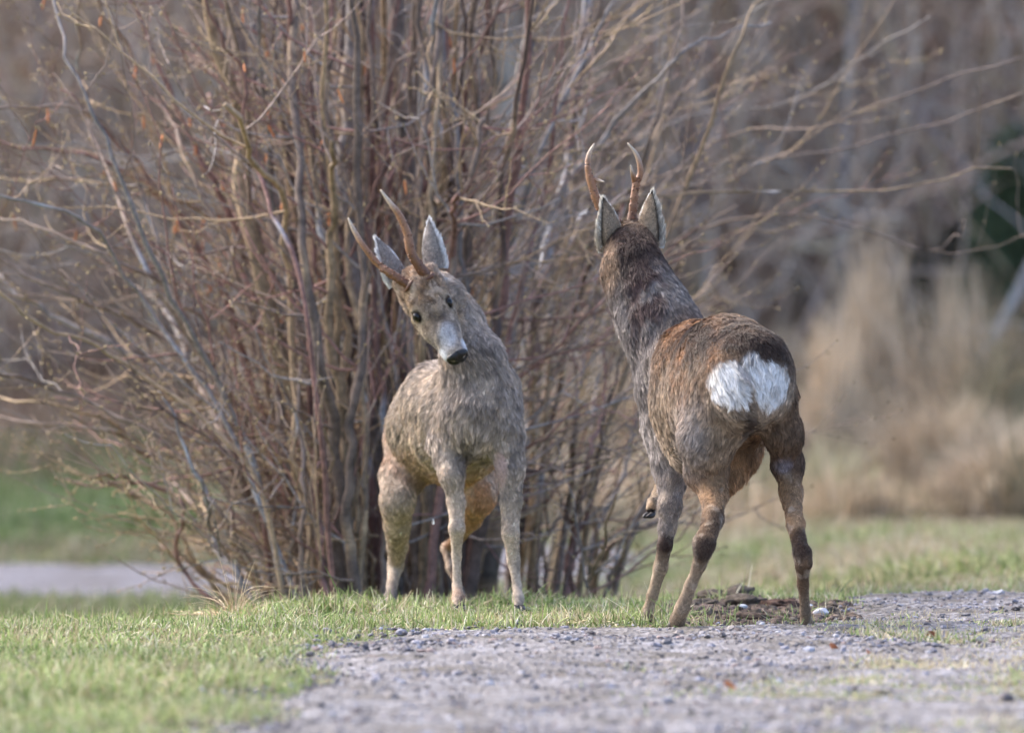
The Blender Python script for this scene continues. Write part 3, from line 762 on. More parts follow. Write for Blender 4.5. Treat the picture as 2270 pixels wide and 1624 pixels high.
# ------------------------------------------------------------------ deer: implicit surface body
def surface_nets(F, org, h):
    S = F < 0
    nx, ny, nz = F.shape
    c = np.zeros((nx - 1, ny - 1, nz - 1), np.int8)
    for a in (0, 1):
        for b in (0, 1):
            for d in (0, 1): c += S[a:nx - 1 + a, b:ny - 1 + b, d:nz - 1 + d]
    act = (c > 0) & (c < 8)
    I = np.argwhere(act); idx = np.full(act.shape, -1, np.int64); idx[tuple(I.T)] = np.arange(len(I))
    acc = np.zeros((len(I), 3)); cnt = np.zeros(len(I))
    corners = [(a, b, d) for a in (0, 1) for b in (0, 1) for d in (0, 1)]
    val = {k: F[I[:, 0] + k[0], I[:, 1] + k[1], I[:, 2] + k[2]] for k in corners}
    for p in corners:
        for ax in range(3):
            if p[ax] == 0:
                q = list(p); q[ax] = 1; q = tuple(q)
                m = (val[p] < 0) != (val[q] < 0)
                t = np.where(m, val[p] / np.where(m, val[p] - val[q], 1), 0)
                pos = np.tile(np.array(p, float), (len(I), 1)); pos[:, ax] += t
                acc += pos * m[:, None]; cnt += m
    V = (I + acc / cnt[:, None]) * h + org
    Q = []
    for ax in range(3):
        sl0 = [slice(0, n) for n in F.shape]; sl1 = [slice(0, n) for n in F.shape]
        sl0[ax] = slice(0, F.shape[ax] - 1); sl1[ax] = slice(1, F.shape[ax])
        a0 = S[tuple(sl0)]; a1 = S[tuple(sl1)]; E = np.argwhere(a0 != a1)
        inside = a0[tuple(E.T)]
        u, w = [(1, 2), (2, 0), (0, 1)][ax]
        ok = (E[:, u] > 0) & (E[:, w] > 0) & (E[:, u] < F.shape[u] - 1) & (E[:, w] < F.shape[w] - 1); E = E[ok]; inside = inside[ok]
        def cell(du, dw):
            g = E.copy(); g[:, u] -= du; g[:, w] -= dw; return idx[tuple(g.T)]
        q = np.stack([cell(1, 1), cell(0, 1), cell(0, 0), cell(1, 0)], 1)
        q[~inside] = q[~inside][:, ::-1]; Q.append(q)
    return V, np.vstack(Q)

class Body:
    def __init__(s): s.pr = []
    def cone(s, a, b, ra, rb, ca, cb, la=0.02, lb=0.02, k=0.03, flat=None, flow=None):
        s.pr.append(dict(a=np.array(a, float), b=np.array(b, float), ra=ra, rb=rb, ca=np.array(ca), cb=np.array(cb), la=la, lb=lb, k=k, flat=flat, flow=flow))
    def chain(s, nodes, cols, lens, k=0.03, dY=0.0, flow=None):
        """nodes (px,py,Y,r px)"""
        Q = [(P(n[0], n[1], n[2] + dY), PR(n[3] - (2.4 if n[3] < 34 and len(nodes) > 4 else 0), n[2] + dY)) for n in nodes]
        for i in range(len(Q) - 1):
            s.cone(Q[i][0], Q[i + 1][0], Q[i][1], Q[i + 1][1], cols[i], cols[i + 1], lens[i], lens[i + 1], k if not isinstance(k, list) else k[i], flow=flow)
    def dist(s, p, g):
        a, b = g['a'], g['b']; ab = b - a
        if g['flat'] is not None:
            ax, f = g['flat']; c = (a + b) / 2
            p = p + ax * ((p - c) @ ax)[..., None] * (f - 1)
        t = np.clip(((p - a) @ ab) / max(ab @ ab, 1e-9), 0, 1)
        return np.linalg.norm(p - a - t[..., None] * ab, axis=-1) - (g['ra'] + t * (g['rb'] - g['ra'])), t
    def build(s, h):
        lo = np.min([np.minimum(g['a'] - g['ra'], g['b'] - g['rb']) for g in s.pr], 0) - 0.06
        hi = np.max([np.maximum(g['a'] + g['ra'], g['b'] + g['rb']) for g in s.pr], 0) + 0.06
        n = np.ceil((hi - lo) / h).astype(int) + 1
        F = np.full(n, 0.5, np.float32)
        ax = [lo[i] + np.arange(n[i]) * h for i in range(3)]
        for g in s.pr:
            m = g['k'] + 0.02
            l = np.maximum(((np.minimum(g['a'] - g['ra'], g['b'] - g['rb']) - m - lo) / h).astype(int), 0)
            u = np.minimum(((np.maximum(g['a'] + g['ra'], g['b'] + g['rb']) + m - lo) / h).astype(int) + 1, n)
            sl = tuple(slice(l[i], u[i]) for i in range(3))
            X = np.stack(np.meshgrid(*[ax[i][sl[i]] for i in range(3)], indexing='ij'), -1)
            d, _ = s.dist(X, g)
            f = F[sl]; k = g['k']; hh = np.maximum(k - np.abs(f - d), 0) / k
            F[sl] = np.minimum(f, d) - hh * hh * k * 0.25
        G_ = F  # one light smoothing pass
        for a in range(3):
            G_ = 0.5 * G_ + 0.25 * (np.roll(G_, 1, a) + np.roll(G_, -1, a))
        return surface_nets(G_, lo, h)
    def attrs(s, V, sharp=0.012):
        W = np.zeros(len(V)); C = np.zeros((len(V), 3)); Ln = np.zeros(len(V)); Fl = np.zeros((len(V), 3))
        for g in s.pr:
            d, t = s.dist(V, g)
            w = np.exp(-np.maximum(d, -0.02) / sharp); w[d > 0.1] = 0
            C += w[:, None] * (g['ca'] * (1 - t[:, None]) + g['cb'] * t[:, None]); Ln += w * (g['la'] * (1 - t) + g['lb'] * t)
            fl = g['flow'] if g['flow'] is not None else norm(g['b'] - g['a']); Fl += w[:, None] * fl; W += w
        W = np.maximum(W, 1e-12)
        return C / W[:, None], Ln / W, norm(Fl)

def vnormals(V, Q):
    n = np.cross(V[Q[:, 2]] - V[Q[:, 0]], V[Q[:, 3 if Q.shape[1] == 4 else 1]] - V[Q[:, 1 if Q.shape[1] == 4 else 0]])
    if Q.shape[1] == 3: n = np.cross(V[Q[:, 1]] - V[Q[:, 0]], V[Q[:, 2]] - V[Q[:, 0]])
    N_ = np.zeros_like(V)
    for i in range(Q.shape[1]): np.add.at(N_, Q[:, i], n)
    return norm(N_)

def ear_geo(base, tip, opening, width, cols, sgn=1):
    """cupped leaf: base, tip, opening direction. returns verts, quads, cols(back,inside,rim)"""
    base = np.array(base); tip = np.array(tip); ax = tip - base; L_ = np.linalg.norm(ax); ax = ax / L_
    op = norm(opening - ax * (opening @ ax)); sd_ = np.cross(ax, op)
    nu, nv = 22, 13; V = []; C = []; IN = []
    for layer in (0, 1):
        for i in range(nu):
            t = i / (nu - 1); w = width * 0.5 * (0.80 + 0.55 * t - 1.35 * t ** 1.9) if t < 1 else 0.0
            w = max(w, 0.0015) ; cup = 1.35 - 0.75 * t
            for j in range(nv):
                a = (j / (nv - 1) * 2 - 1)
                th = a * cup
                R = w / max(math.sin(min(cup, math.pi / 2)), 0.3)
                pos = base + ax * (t * L_) + sd_ * math.sin(th) * R + op * (1 - math.cos(th)) * R + op * (-0.006 * math.sin(t * math.pi))
                if layer: pos = pos + op * 0.0022 * (1 - abs(a) ** 3)
                V.append(pos)
                if layer: C.append(cols[1])
                elif a * sgn > 0.80: C.append(cols[2])
                elif 0.54 < a * sgn and t > 0.10 or t > 0.93: C.append(cols[3])
                else: C.append(cols[0] * (1 - 0.5 * max(0, t - 0.75) / 0.25))
    Q = []
    for layer in (0, 1):
        o_ = layer * nu * nv
        for i in range(nu - 1):
            for j in range(nv - 1):
                q = o_ + i * nv + j; r = [q, q + 1, q + nv + 1, q + nv]
                Q.append(r if layer else r[::-1])
    for i in range(nu - 1):   # close the rims
        for j in (0, nv - 1):
            q = i * nv + j; p2 = nu * nv + q; Q.append([q, q + nv, p2 + nv, p2] if j else [q + nv, q, p2, p2 + nv])
    return np.array(V), np.array(Q), np.array(C), ax

def grow(name, V, Q, nrm, col, ln, fl, n, parent, clump=12, lift=0.38, mess=0.45, seed=1, grav=0.15, rad=0.00040, dens=None, droot=None):
    if Q.shape[1] == 4: T = np.vstack([Q[:, [0, 1, 2]], Q[:, [0, 2, 3]]])
    else: T = Q
    A = np.linalg.norm(np.cross(V[T[:, 1]] - V[T[:, 0]], V[T[:, 2]] - V[T[:, 0]]), axis=1)
    if dens is not None: A = A * dens[T].mean(1)
    ti = rng.choice(len(T), n, p=A / A.sum()); t = T[ti]
    u = rng.random((n, 2)); fl_ = u.sum(1) > 1; u[fl_] = 1 - u[fl_]; w = np.stack([1 - u.sum(1), u[:, 0], u[:, 1]], 1)[:, :, None]
    p = (V[t] * w).sum(1); nn = norm((nrm[t] * w).sum(1)); f = (fl[t] * w).sum(1); c = (col[t] * w).sum(1); l = (ln[t] * w[:, :, 0]).sum(1)
    # matted clumps: direction disturbed by noise at two scales
    dv = np.stack([fbm(p, 38, seed + 11 * i, 2) for i in range(3)], 1) * mess * 1.6 + np.stack([noise(p, 110, seed + 7 * i + 3) for i in range(3)], 1) * mess
    f = norm(norm(f) + dv + np.array([0, 0, -grav])); f = norm(f - nn * (f * nn).sum(1)[:, None])
    lf = lift * (1 + 0.8 * fbm(p, 30, seed + 50, 2))[:, None]
    d0 = norm(f + nn * lf + rng.normal(0, 0.14, (n, 3))); d1 = norm(f + nn * lf * 0.25 + np.array([0, 0, -grav]) + rng.normal(0, 0.10, (n, 3)))
    l = l * rng.uniform(0.55, 1.1, n) * (1 + 0.35 * noise(p, 50, seed + 60))
    K = 4; tt = np.linspace(0, 1, K)
    pts = np.zeros((n, K, 3)); pts[:, 0] = p - nn * 0.001
    for i in range(1, K):
        m = (i - 0.5) / (K - 1); dd = norm(d0 * (1 - m) + d1 * m); pts[:, i] = pts[:, i - 1] + dd * (l / (K - 1))[:, None]
    nc = max(n // clump, 50); ci = rng.choice(n, nc, replace=False)
    kd = KDTree(nc)
    for a_, i_ in enumerate(ci): kd.insert(p[i_], a_)
    kd.balance()
    own = np.fromiter((kd.find(q_)[1] for q_ in p.tolist()), np.int64, n)
    src = ci[own]; dist = np.linalg.norm(p - p[src], axis=1); far_ = dist / (np.percentile(dist, 90) + 1e-9)
    for i in range(1, K):
        wgt = 0.45 * (i / (K - 1)) ** 1.2
        tgt = pts[src, i]
        pts[:, i] = pts[:, i] * (1 - wgt) + (tgt + (pts[:, i] - pts[src, i]) * 0.25) * wgt if False else pts[:, i] + (pts[src, i] - pts[:, i]) * wgt * np.clip(l / 0.02, 0, 1)[:, None]
    cb = np.exp(rng.normal(0, 0.24, nc))[own] * (1.06 - 0.12 * np.clip(far_, 0, 1.3))
    c = c * cb[:, None]
    streak = 1 + 0.20 * noise(p, 140, seed + 70)[:, None] + rng.normal(0, 0.13, (n, 1))
    c = np.clip(c * streak, 0.004, 0.95)
    r = rad * rng.uniform(0.7, 1.4, (n, 1)) * np.array([1, 1, 0.8, 0.15])[None]
    return tag(strands(name, pts, r, c, M_fur, parent), kind='stuff')

def head_frame(origin, fwd, up):
    f = norm(np.array(fwd, float)); u = np.array(up, float); u = norm(u - f * (u @ f)); s_ = np.cross(f, u)   # s_ = animal's right
    def H(a, b, c): return np.array(origin) + (f * a + u * b + s_ * c) * 0.01
    return H, f, u, s_

def add_head(B, H, f, C, k=0.018, sc=1.0):
    """C: dict of colours"""
    ctop, cface, cnose, cchin, ccheek = C['crown'], C['face'], C['muzzle'], C['chin'], C['cheek']
    S = 0.01; fl = -f
    L = 0.007
    B.cone(H(-9, -4, 0), H(-5.5, -3.0, 0), 5.0 * S, 4.9 * S, ctop, ctop, 0.016, 0.012, k, flow=fl)
    B.cone(H(-5.5, -2.8, 0), H(-0.5, -3.2, 0), 4.7 * S, 4.2 * S, ctop, cface, 0.011, L, k, flow=fl)
    B.cone(H(-0.5, -3.2, 0), H(7, -5.0, 0), 4.4 * S, 3.9 * S, cface, cnose, L, 0.005, k, flow=fl)
    B.cone(H(7, -5.0, 0), H(13.2, -5.6, 0), 3.8 * S, 2.95 * S, cnose, C['tip'], 0.005, 0.004, k, flow=fl)
    B.cone(H(-4.5, -7.5, 0), H(4, -7.6, 0), 4.0 * S, 2.9 * S, ccheek, ccheek, 0.012, 0.008, k, flow=fl)
    B.cone(H(4, -7.6, 0), H(12.2, -7.2, 0), 2.6 * S, 1.6 * S, ccheek, cchin, 0.006, 0.004, k, flow=fl)
    for s in (-1, 1):
        B.cone(H(-2.2, -1.5, s * 3.9), H(-0.4, -1.6, s * 4.2), 1.45 * S, 1.2 * S, C['brow'], C['brow'], 0.005, 0.004, 0.012, flow=fl)     # brow ridge
        B.cone(H(0.0, -5.0, s * 4.1), H(5.5, -5.4, s * 3.0), 1.8 * S, 1.9 * S, ccheek, ccheek, 0.006, 0.005, 0.014, flow=fl)
        B.cone(H(11.2, -6.2, s * 1.9), H(13.2, -6.0, s * 1.8), 1.5 * S, 1.4 * S, C['tip'], C['tip'], 0.003, 0.003, 0.01, flow=fl)   # upper lip
        B.cone(H(-6.2, -0.2, s * 2.1), H(-6.4, 1.3, s * 2.4), 1.3 * S, 1.2 * S, ctop, ctop, 0.014, 0.014, 0.012, flow=-f)              # pedicle

def sphere_mesh(r, seg=20, rings=12):
    import bmesh
    bm = bmesh.new(); bmesh.ops.create_uvsphere(bm, u_segments=seg, v_segments=rings, radius=r)
    v = np.array([x.co[:] for x in bm.verts]); fs = [[y.index for y in x.verts] for x in bm.faces]; bm.free()
    return v, [np.array([q for q in fs if len(q) == 3]), np.array([q for q in fs if len(q) == 4])]

def finish_head(root, O, H, f, u, s_, eye_r=0.0135):
    R = np.stack([s_, f, u], 1)
    for s in (-1, 1):
        v, F = sphere_mesh(eye_r); v = v * np.array([0.8, 1.12, 0.95])
        c = H(0.9, -2.15, s * 4.35) - O
        o = link('eye', mesh('eye', v @ R.T + c, F), M_eye, root)
    v, F = sphere_mesh(1.0, 24, 16)
    x, y, z = v.T
    w = v * np.array([0.0285, 0.0155, 0.0230]); 
    w[:, 0] *= 1 + 0.18 * sstep(-0.2, 0.8, z)                  # wider on top
    for s in (-1, 1):                                           # nostrils pressed in
        d = np.hypot(x - s * 0.62, (z - 0.05) * 1.2); w[:, 1] -= 0.012 * np.exp(-(d / 0.26) ** 2) * (y > 0)
    w[:, 1] -= 0.003 * np.exp(-(x / 0.1) ** 2) * (y > 0)
    o = link('nose_pad', mesh('nose_pad', w @ R.T + (H(15.0, -5.4, 0) - O), F), M_nose, root)

def antler(root, O, main, tines, n_label=None):
    """main: list of (pt, r)"""
    T = Tubes(); q = crom([np.append(p - O, r) for p, r in main], 9); m = len(q); t = np.linspace(0, 1, m)
    pearl = 1 + 0.16 * (rng.random(m) - 0.5) * (t < 0.6)
    c0, c1, c2 = np.array((0.12, 0.050, 0.024)), np.array((0.27, 0.13, 0.065)), np.array((0.62, 0.50, 0.38))
    cf = lambda t: c0 * (1 - sstep(0, .4, t)) [..., None] + c1 * (sstep(0, .4, t) * (1 - sstep(0.6, 1, t)))[..., None] + c2 * sstep(0.6, 1, t)[..., None]
    T.add(q[:, :3], q[:, 3] * pearl, cf(t), 12)
    # burr: knobbly ring at the base
    b = q[0, :3]; ax = norm(q[3, :3] - q[0, :3]); e1 = norm(np.cross(ax, (0.3, 1, 0.2))); e2 = np.cross(ax, e1)
    th = np.linspace(0, 2 * math.pi, 17)
    ring = np.array([b + ax * 0.004 + (e1 * math.cos(a) + e2 * math.sin(a)) * q[0, 3] * 1.15 for a in th])
    T.add(ring, q[0, 3] * 0.42 * rng.uniform(0.7, 1.3, 17), c0, 6)
    for _ in range(70):                                         # pearling on the lower beam
        k = rng.integers(1, int(m * 0.55)); a = rng.uniform(0, 6.28); c = q[k, :3] + (e1 * math.cos(a) + e2 * math.sin(a)) * q[k, 3] * 0.85
        dd = (e1 * math.cos(a) + e2 * math.sin(a)); T.add([c, c + dd * 0.0022, c + dd * 0.0034], [0.0032, 0.0026, 0.0008], c0 * rng.uniform(0.7, 2.0), 5)
    o = T.build('antler', M_antler, root)
    for tn in tines:
        T2 = Tubes(); q2 = crom([np.append(p - O, r) for p, r in tn], 6); T2.add(q2[:, :3], q2[:, 3], cf(0.45 + 0.55 * np.linspace(0, 1, len(q2))), 9)
        T2.build('tine', M_antler, o)

def hoof(root, O, p, d, r, ln=0.035):
    """cloven hoof: two pointed claws at p heading d (horizontal-ish)"""
    d = np.array(d, float); d[2] = 0; d = norm(d); s_ = np.array([d[1], -d[0], 0.0])
    V = []; Q = []
    for s in (-1, 1):
        T = Tubes(); a = p + s_ * s * r * 0.48
        q = crom([a + (0, 0, r * 1.0) - d * r * 0.35, a + (0, 0, r * 0.5) - d * r * 0.25, a + (0, 0, r * 0.28) + d * r * 0.9, a + (0, 0, 0.002) + d * r * 1.9 - s_ * s * r * 0.2], 4)
        rr = np.interp(np.linspace(0, 1, len(q)), [0, 0.35, 0.7, 1], [r * 0.50, r * 0.62, r * 0.46, r * 0.10])
        T.add(q - O, rr, np.array((0.02, 0.016, 0.014)), 9)
        T.build('hoof', M_hoof, root)

def deer(name, label, B, O, Hf, ears, H_, extra, nfur, paint, seed, voxel=0.0045):
    root = empty(name, O); tag(root, label, 'deer', 'roe deer bucks')
    V, Q = B.build(voxel)
    col, ln, fl = B.attrs(V); n0 = vnormals(V, Q)
    big = np.clip((ln - 0.008) / 0.014, 0, 1)
    V = V + n0 * ((0.0055 * fbm(V * np.array([1, 1, 0.55]), 26, seed + 200, 3) + 0.009 * fbm(V, 9, seed + 210, 2)) * big)[:, None]
    col, ln = paint(V, col, ln)
    nb = len(V); nrm = vnormals(V, Q)
    EV, EQ, EC = [], [], []; off = nb
    for (base, tip, op, wd, cols) in ears:
        v, q, c, ax = ear_geo(base, tip, op, wd, cols, 1 if op[0] < 0 else -1); EV.append((v, q, c, ax)); 
    allV = np.vstack([V] + [e[0] for e in EV]); qs = [Q]; o_ = nb
    for e in EV: qs.append(e[1] + o_); o_ += len(e[0])
    allC = np.vstack([col] + [e[2] for e in EV])
    bm_ = mesh('body', allV - O, np.vstack(qs), True, np.clip(allC * 0.75, 0, 1))
    body = link('body', bm_, M_skin, root)
    # longer hair on the trunk, denser where it is short
    dens = np.where(ln < 0.001, 0.0, 1.0 / np.clip(ln, 0.006, 0.03) ** 0.35)
    Vf = V - O
    grow('fur', Vf, Q, nrm, col, ln, fl, nfur, root, seed=seed, dens=dens)
    for e in EV:
        v, q, c, ax = e; n2_ = vnormals(v, q)
        grow('ear_fur', v - O, q, n2_, c, np.full(len(v), 0.006) + 0.011 * (c.mean(1) > 0.45), np.tile(ax, (len(v), 1)), 9000, root, lift=0.5, mess=0.15, seed=seed + 5, grav=0.0, rad=0.0004)
    return root, V, Q, nrm

def spot(V, c, r, soft=0.5):
    """1 inside an ellipsoid c with radii r, fading"""
    d = np.linalg.norm((V - np.array(c)) / np.array(r), axis=1); return sstep(1 + soft * 0.5, 1 - soft * 0.5, d)
def mixv(a, b, w): return a * (1 - w[:, None]) + np.array(b) * w[:, None]

# ============================================================ left deer (faces the camera, head tilted)
gA = np.array((0.385, 0.325, 0.28)); gA2 = np.array((0.45, 0.37, 0.295)); tanA = np.array((0.45, 0.29, 0.205)); palA = np.array((0.60, 0.48, 0.37)); orgA = np.array((0.49, 0.275, 0.15)); dkA = np.array((0.17, 0.14, 0.125))
A = Body(); dA = 0.30; crA = np.array((0.48, 0.385, 0.295))
A.chain([(976, 645, 21.12, 43), (1013, 712, 21.09, 49), (1048, 795, 21.03, 61), (1066, 880, 21.05, 76)], [gA, gA, gA, gA], [.014, .018, .022, .024], 0.05, dA)
A.chain([(1066, 880, 21.05, 76), (1064, 930, 21.03, 77), (1066, 965, 21.08, 46)], [gA, gA, gA2], [.024, .026, .024], 0.05, dA, flow=np.array([-.1, -.2, -1]))
A.chain([(1058, 930, 21.05, 77), (1004, 940, 21.2, 87), (962, 952, 21.42, 90), (950, 960, 21.62, 86)], [gA, gA2, gA2, tanA], [.024, .024, .024, .022], 0.06, dA, flow=norm(np.array([-.35, .5, -.6])))
A.chain([(1010, 895, 21.12, 66), (975, 880, 21.3, 68), (950, 910, 21.6, 72)], [gA, gA, gA2], [.02, .02, .02], 0.06, dA, flow=norm(np.array([-.4, .6, -.5])))
A.chain([(1056, 1000, 21.22, 52), (1015, 1008, 21.38, 58), (985, 1010, 21.55, 62)], [tanA, orgA, orgA], [.02, .02, .02], 0.05, dA)
# fore legs
FLc = [gA, gA2, palA, palA, palA, palA * .95, tanA * 0.8]
A.chain([(1000, 985, 21.04, 46), (1003, 1055, 20.98, 27), (1011, 1112, 20.98, 20), (1013, 1172, 20.96, 19), (1012, 1232, 20.98, 12.5), (1013, 1298, 20.97, 12.5), (1016, 1326, 20.94, 16), (1017, 1340, 20.92, 14)],
        FLc + [dkA], [.022, .016, .010, .007, .005, .005, .006, .004], [.03, .02, .015, .012, .01, .01, .01], dA)
A.chain([(1118, 965, 21.00, 46), (1130, 1040, 20.98, 31), (1133, 1112, 20.98, 24), (1132, 1182, 20.96, 20.5), (1139, 1243, 20.97, 16), (1146, 1298, 20.95, 12), (1149, 1326, 20.92, 15), (1150, 1340, 20.90, 13)],
        [gA, gA, gA2, palA, palA, palA, palA, dkA], [.022, .016, .012, .008, .006, .005, .006, .004], [.03, .02, .015, .012, .01, .01, .01], dA)
# hind legs
A.chain([(925, 985, 21.62, 70), (890, 1060, 21.48, 43), (882, 1110, 21.42, 37), (881, 1160, 21.48, 31), (881, 1212, 21.60, 24), (877, 1252, 21.68, 20), (869, 1296, 21.62, 14), (866, 1322, 21.58, 16), (866, 1336, 21.55, 15)],
        [gA2, crA, crA, crA, crA, crA * .9, crA * .85, dkA * 1.5, dkA], [.022, .02, .014, .012, .009, .007, .005, .005, .004], [.04, .03, .02, .015, .012, .01, .01, .01], dA)
A.chain([(1010, 1000, 21.62, 66), (1062, 1060, 21.46, 44), (1062, 1100, 21.40, 36), (1044, 1150, 21.48, 25), (1012, 1196, 21.62, 15), (990, 1214, 21.68, 15), (998, 1260, 21.64, 11), (1020, 1308, 21.60, 11), (1028, 1330, 21.56, 13)],
        [orgA, orgA, orgA * 1.05, orgA, orgA * .8, tanA * .8, tanA * .7, dkA, dkA], [.02, .016, .014, .01, .008, .006, .005, .005, .004], [.04, .03, .02, .015, .012, .01, .01, .01], dA)
# head
YA = 21.0 + dA - 0.10
eyeL, eyeR = P(919, 704, YA), P(999, 670, YA + 0.015)
fwd = norm(P(1009, 783, YA - 0.105) - P(903, 600, YA + 0.060))
side_im = norm(eyeR - eyeL); up = np.cross(side_im, fwd)
if up[1] > 0: up = -up
HA, fA, uA, sA = head_frame((eyeL + eyeR) / 2 + 0.028 * norm(up) - 0.006 * fwd, fwd, up)
CA = dict(crown=np.array((0.28, 0.155, 0.075)), face=np.array((0.27, 0.18, 0.105)), muzzle=np.array((0.21, 0.175, 0.15)), tip=np.array((0.34, 0.31, 0.30)), chin=np.array((0.75, 0.74, 0.73)), cheek=np.array((0.30, 0.235, 0.16)), brow=np.array((0.27, 0.185, 0.10)))
add_head(A, HA, fA, CA)
for s_ in (-1, 1): A.cone(HA(-8.0, -2.2, s_ * 3.6), HA(-9.6, -1.2, s_ * 4.6), 0.021, 0.017, gA, gA, .012, .012, 0.02)
A.cone(HA(-7, -6, 0), P(992, 660, 21.0 + dA), 0.046, 0.050, gA, gA, .014, .016, 0.04)
OA = np.array([P(1000, 1340, 21.3 + dA)[0], 21.3 + dA, 0.0]); OA[2] = gz(OA[0], OA[1])
def paintA(V, col, ln):
    n1 = fbm(V, 16, 5, 3); n2_ = fbm(V * np.array([1, 1, 0.45]), 42, 8, 3)
    col = mixv(col, dkA, sstep(0.05, 0.45, n2_) * (0.35 + 0.35 * sstep(0.35, 0.45, V[:, 2])))
    for q_ in ((1013, 1165, 20.98), (1150, 1255, 20.96), (1120, 1100, 20.95)): col = mixv(col, dkA, spot(V, P(q_[0], q_[1], q_[2] + dA), (0.014, 0.08, 0.016), 1.0) * 0.55)
    col = mixv(col, palA, sstep(0.05, 0.5, n1) * 0.50); col = mixv(col, palA * 1.15, sstep(0.18, 0.42, fbm(V * np.array([1, 1, 0.3]), 60, 12, 2)) * 0.5)
    dx = V - P(960, 940, 21.4 + dA)
    col = mixv(col, tanA * 1.1, spot(V, P(930, 1020, 21.5 + dA), (0.09, 0.3, 0.06)) * 0.5)
    col = mixv(col, (0.48, 0.33, 0.30), spot(V, P(1108, 1040, 20.95 + dA), (0.018, 0.1, 0.05)) * 0.75)      # bald pinkish patch on the shoulder
    ln = np.where(spot(V, P(1108, 1040, 20.95 + dA), (0.018, 0.1, 0.05)) > 0.4, 0.004, ln)
    col = mixv(col, dkA * 0.7, spot(V, P(1030, 1010, 20.95 + dA), (0.022, 0.2, 0.045)) * 0.6)  # hollow between chest and foreleg: shade painted into the coat colour
    col = mixv(col, palA * 1.05, spot(V, P(978, 900, 21.1 + dA), (0.012, 0.2, 0.10)) * 0.35)
    # face
    col = mixv(col, (0.62, 0.58, 0.54), spot(V, P(990, 602, YA + 0.06), (0.012, 0.06, 0.022), 0.8) * 0.7)
    w = 0.01
    for s in (-1, 1):
        col = mixv(col, (0.33, 0.27, 0.20), spot(V, HA(0.9, -2.4, s * 4.3), (0.027,) * 3, 0.6) * 0.8)
        col = mixv(col, (0.035, 0.028, 0.024), spot(V, HA(0.9, -2.15, s * 4.35), (0.0185,) * 3, 0.2))
        col = mixv(col, (0.74, 0.74, 0.76), spot(V, HA(13.0, -5.4, s * 2.8), (0.017, 0.017, 0.020), 0.7))
        col = mixv(col, (0.035, 0.03, 0.03), spot(V, HA(11.0, -6.6, s * 2.7), (0.009,) * 3, 0.7) * 0.5)
    col = mixv(col, (0.70, 0.70, 0.73), spot(V, HA(10.2, -1.6, 0), (0.021, 0.021, 0.036), 1.0) * (0.65 + 0.3 * fbm(V, 60, 77, 2)))
    col = mixv(col, (0.055, 0.045, 0.038), spot(V, HA(4.4, -1.2, 0.3), (0.022, 0.022, 0.018), 1.0) * 0.7)
    col = mixv(col, (0.07, 0.05, 0.035), spot(V, HA(-1.5, 0.8, 0.0), (0.026, 0.026, 0.026), 1.0) * 0.5 * sstep(-0.2, 0.4, fbm(V, 70, 81, 2)))
    hd = spot(V, HA(-2, -3, 0), (0.085,) * 3, 0.5); hm = fbm(V, 75, 131, 3)
    col = mixv(col, (0.085, 0.055, 0.038), hd * sstep(0.05, 0.4, hm) * 0.75); col = mixv(col, (0.42, 0.31, 0.19), hd * sstep(0.1, 0.4, -hm) * 0.45)
    for s in (-1, 1): ln = np.where(spot(V, HA(0.9, -2.15, s * 4.35), (0.0165,) * 3, 0.2) > 0.3, 0.0005, ln * (1 - 0.6 * spot(V, HA(0.9, -2.2, s * 4.4), (0.03,) * 3, 0.4)))
    ln = np.where(spot(V, HA(15.4, -5.4, 0), (0.025,) * 3, 0.3) > 0.4, 0.0005, ln)
    return np.clip(col, 0.005, 0.9), ln
eb = np.array((0.30, 0.27, 0.25)); ei = np.array((0.72, 0.70, 0.68)); er = np.array((0.75, 0.74, 0.74)); ed = np.array((0.22, 0.195, 0.18))
Ye = YA + 0.07
earsA = [(P(893, 622, Ye), P(834, 527, Ye + 0.02), norm(np.array([-0.55, 1.0, -0.35])), 0.080, (eb, ei, er, ed)),
         (P(958, 596, Ye), P(951, 486, Ye + 0.03), norm(np.array([0.50, 1.0, 0.1])), 0.080, (eb, ei, er, ed))]
rootA, VA, QA, NA = deer('roe_deer', 'grey roe buck facing the camera with its antlered head tilted, before the bush', A, OA, None, earsA, HA, None, 230000, paintA, 3)
finish_head(rootA, OA, HA, fA, uA, sA)
Yt = YA + 0.03
antler(rootA, OA, [(HA(-6.3, 0.6, -2.4) if sA[0] > 0 else HA(-6.3, 0.6, 2.4), 0.0125), (P(866, 606, Yt - .01), 0.0105), (P(839, 586, Yt), 0.0085), (P(809, 550, Yt), 0.0075), (P(786, 513, Yt + .01), 0.006), (P(772, 484, Yt + .01), 0.0022)], [])
antler(rootA, OA, [(HA(-6.3, 0.6, 2.4) if sA[0] > 0 else HA(-6.3, 0.6, -2.4), 0.0135), (P(914, 566, Yt - .02), 0.0125), (P(902, 515, Yt - .02), 0.0105), (P(885, 477, Yt - .02), 0.0085), (P(868, 454, Yt - .02), 0.0065), (P(844, 422, Yt - .02), 0.0022)], [])
for (px, Y, r) in ((1018, 20.90, 0.016), (1151, 20.88, 0.015), (866, 21.55, 0.017), (1030, 21.55, 0.015)):
    p = P(px, 1340, Y + dA); p[2] = gz(p[0], p[1]); hoof(rootA, OA, p, (0.1, -1, 0), r)

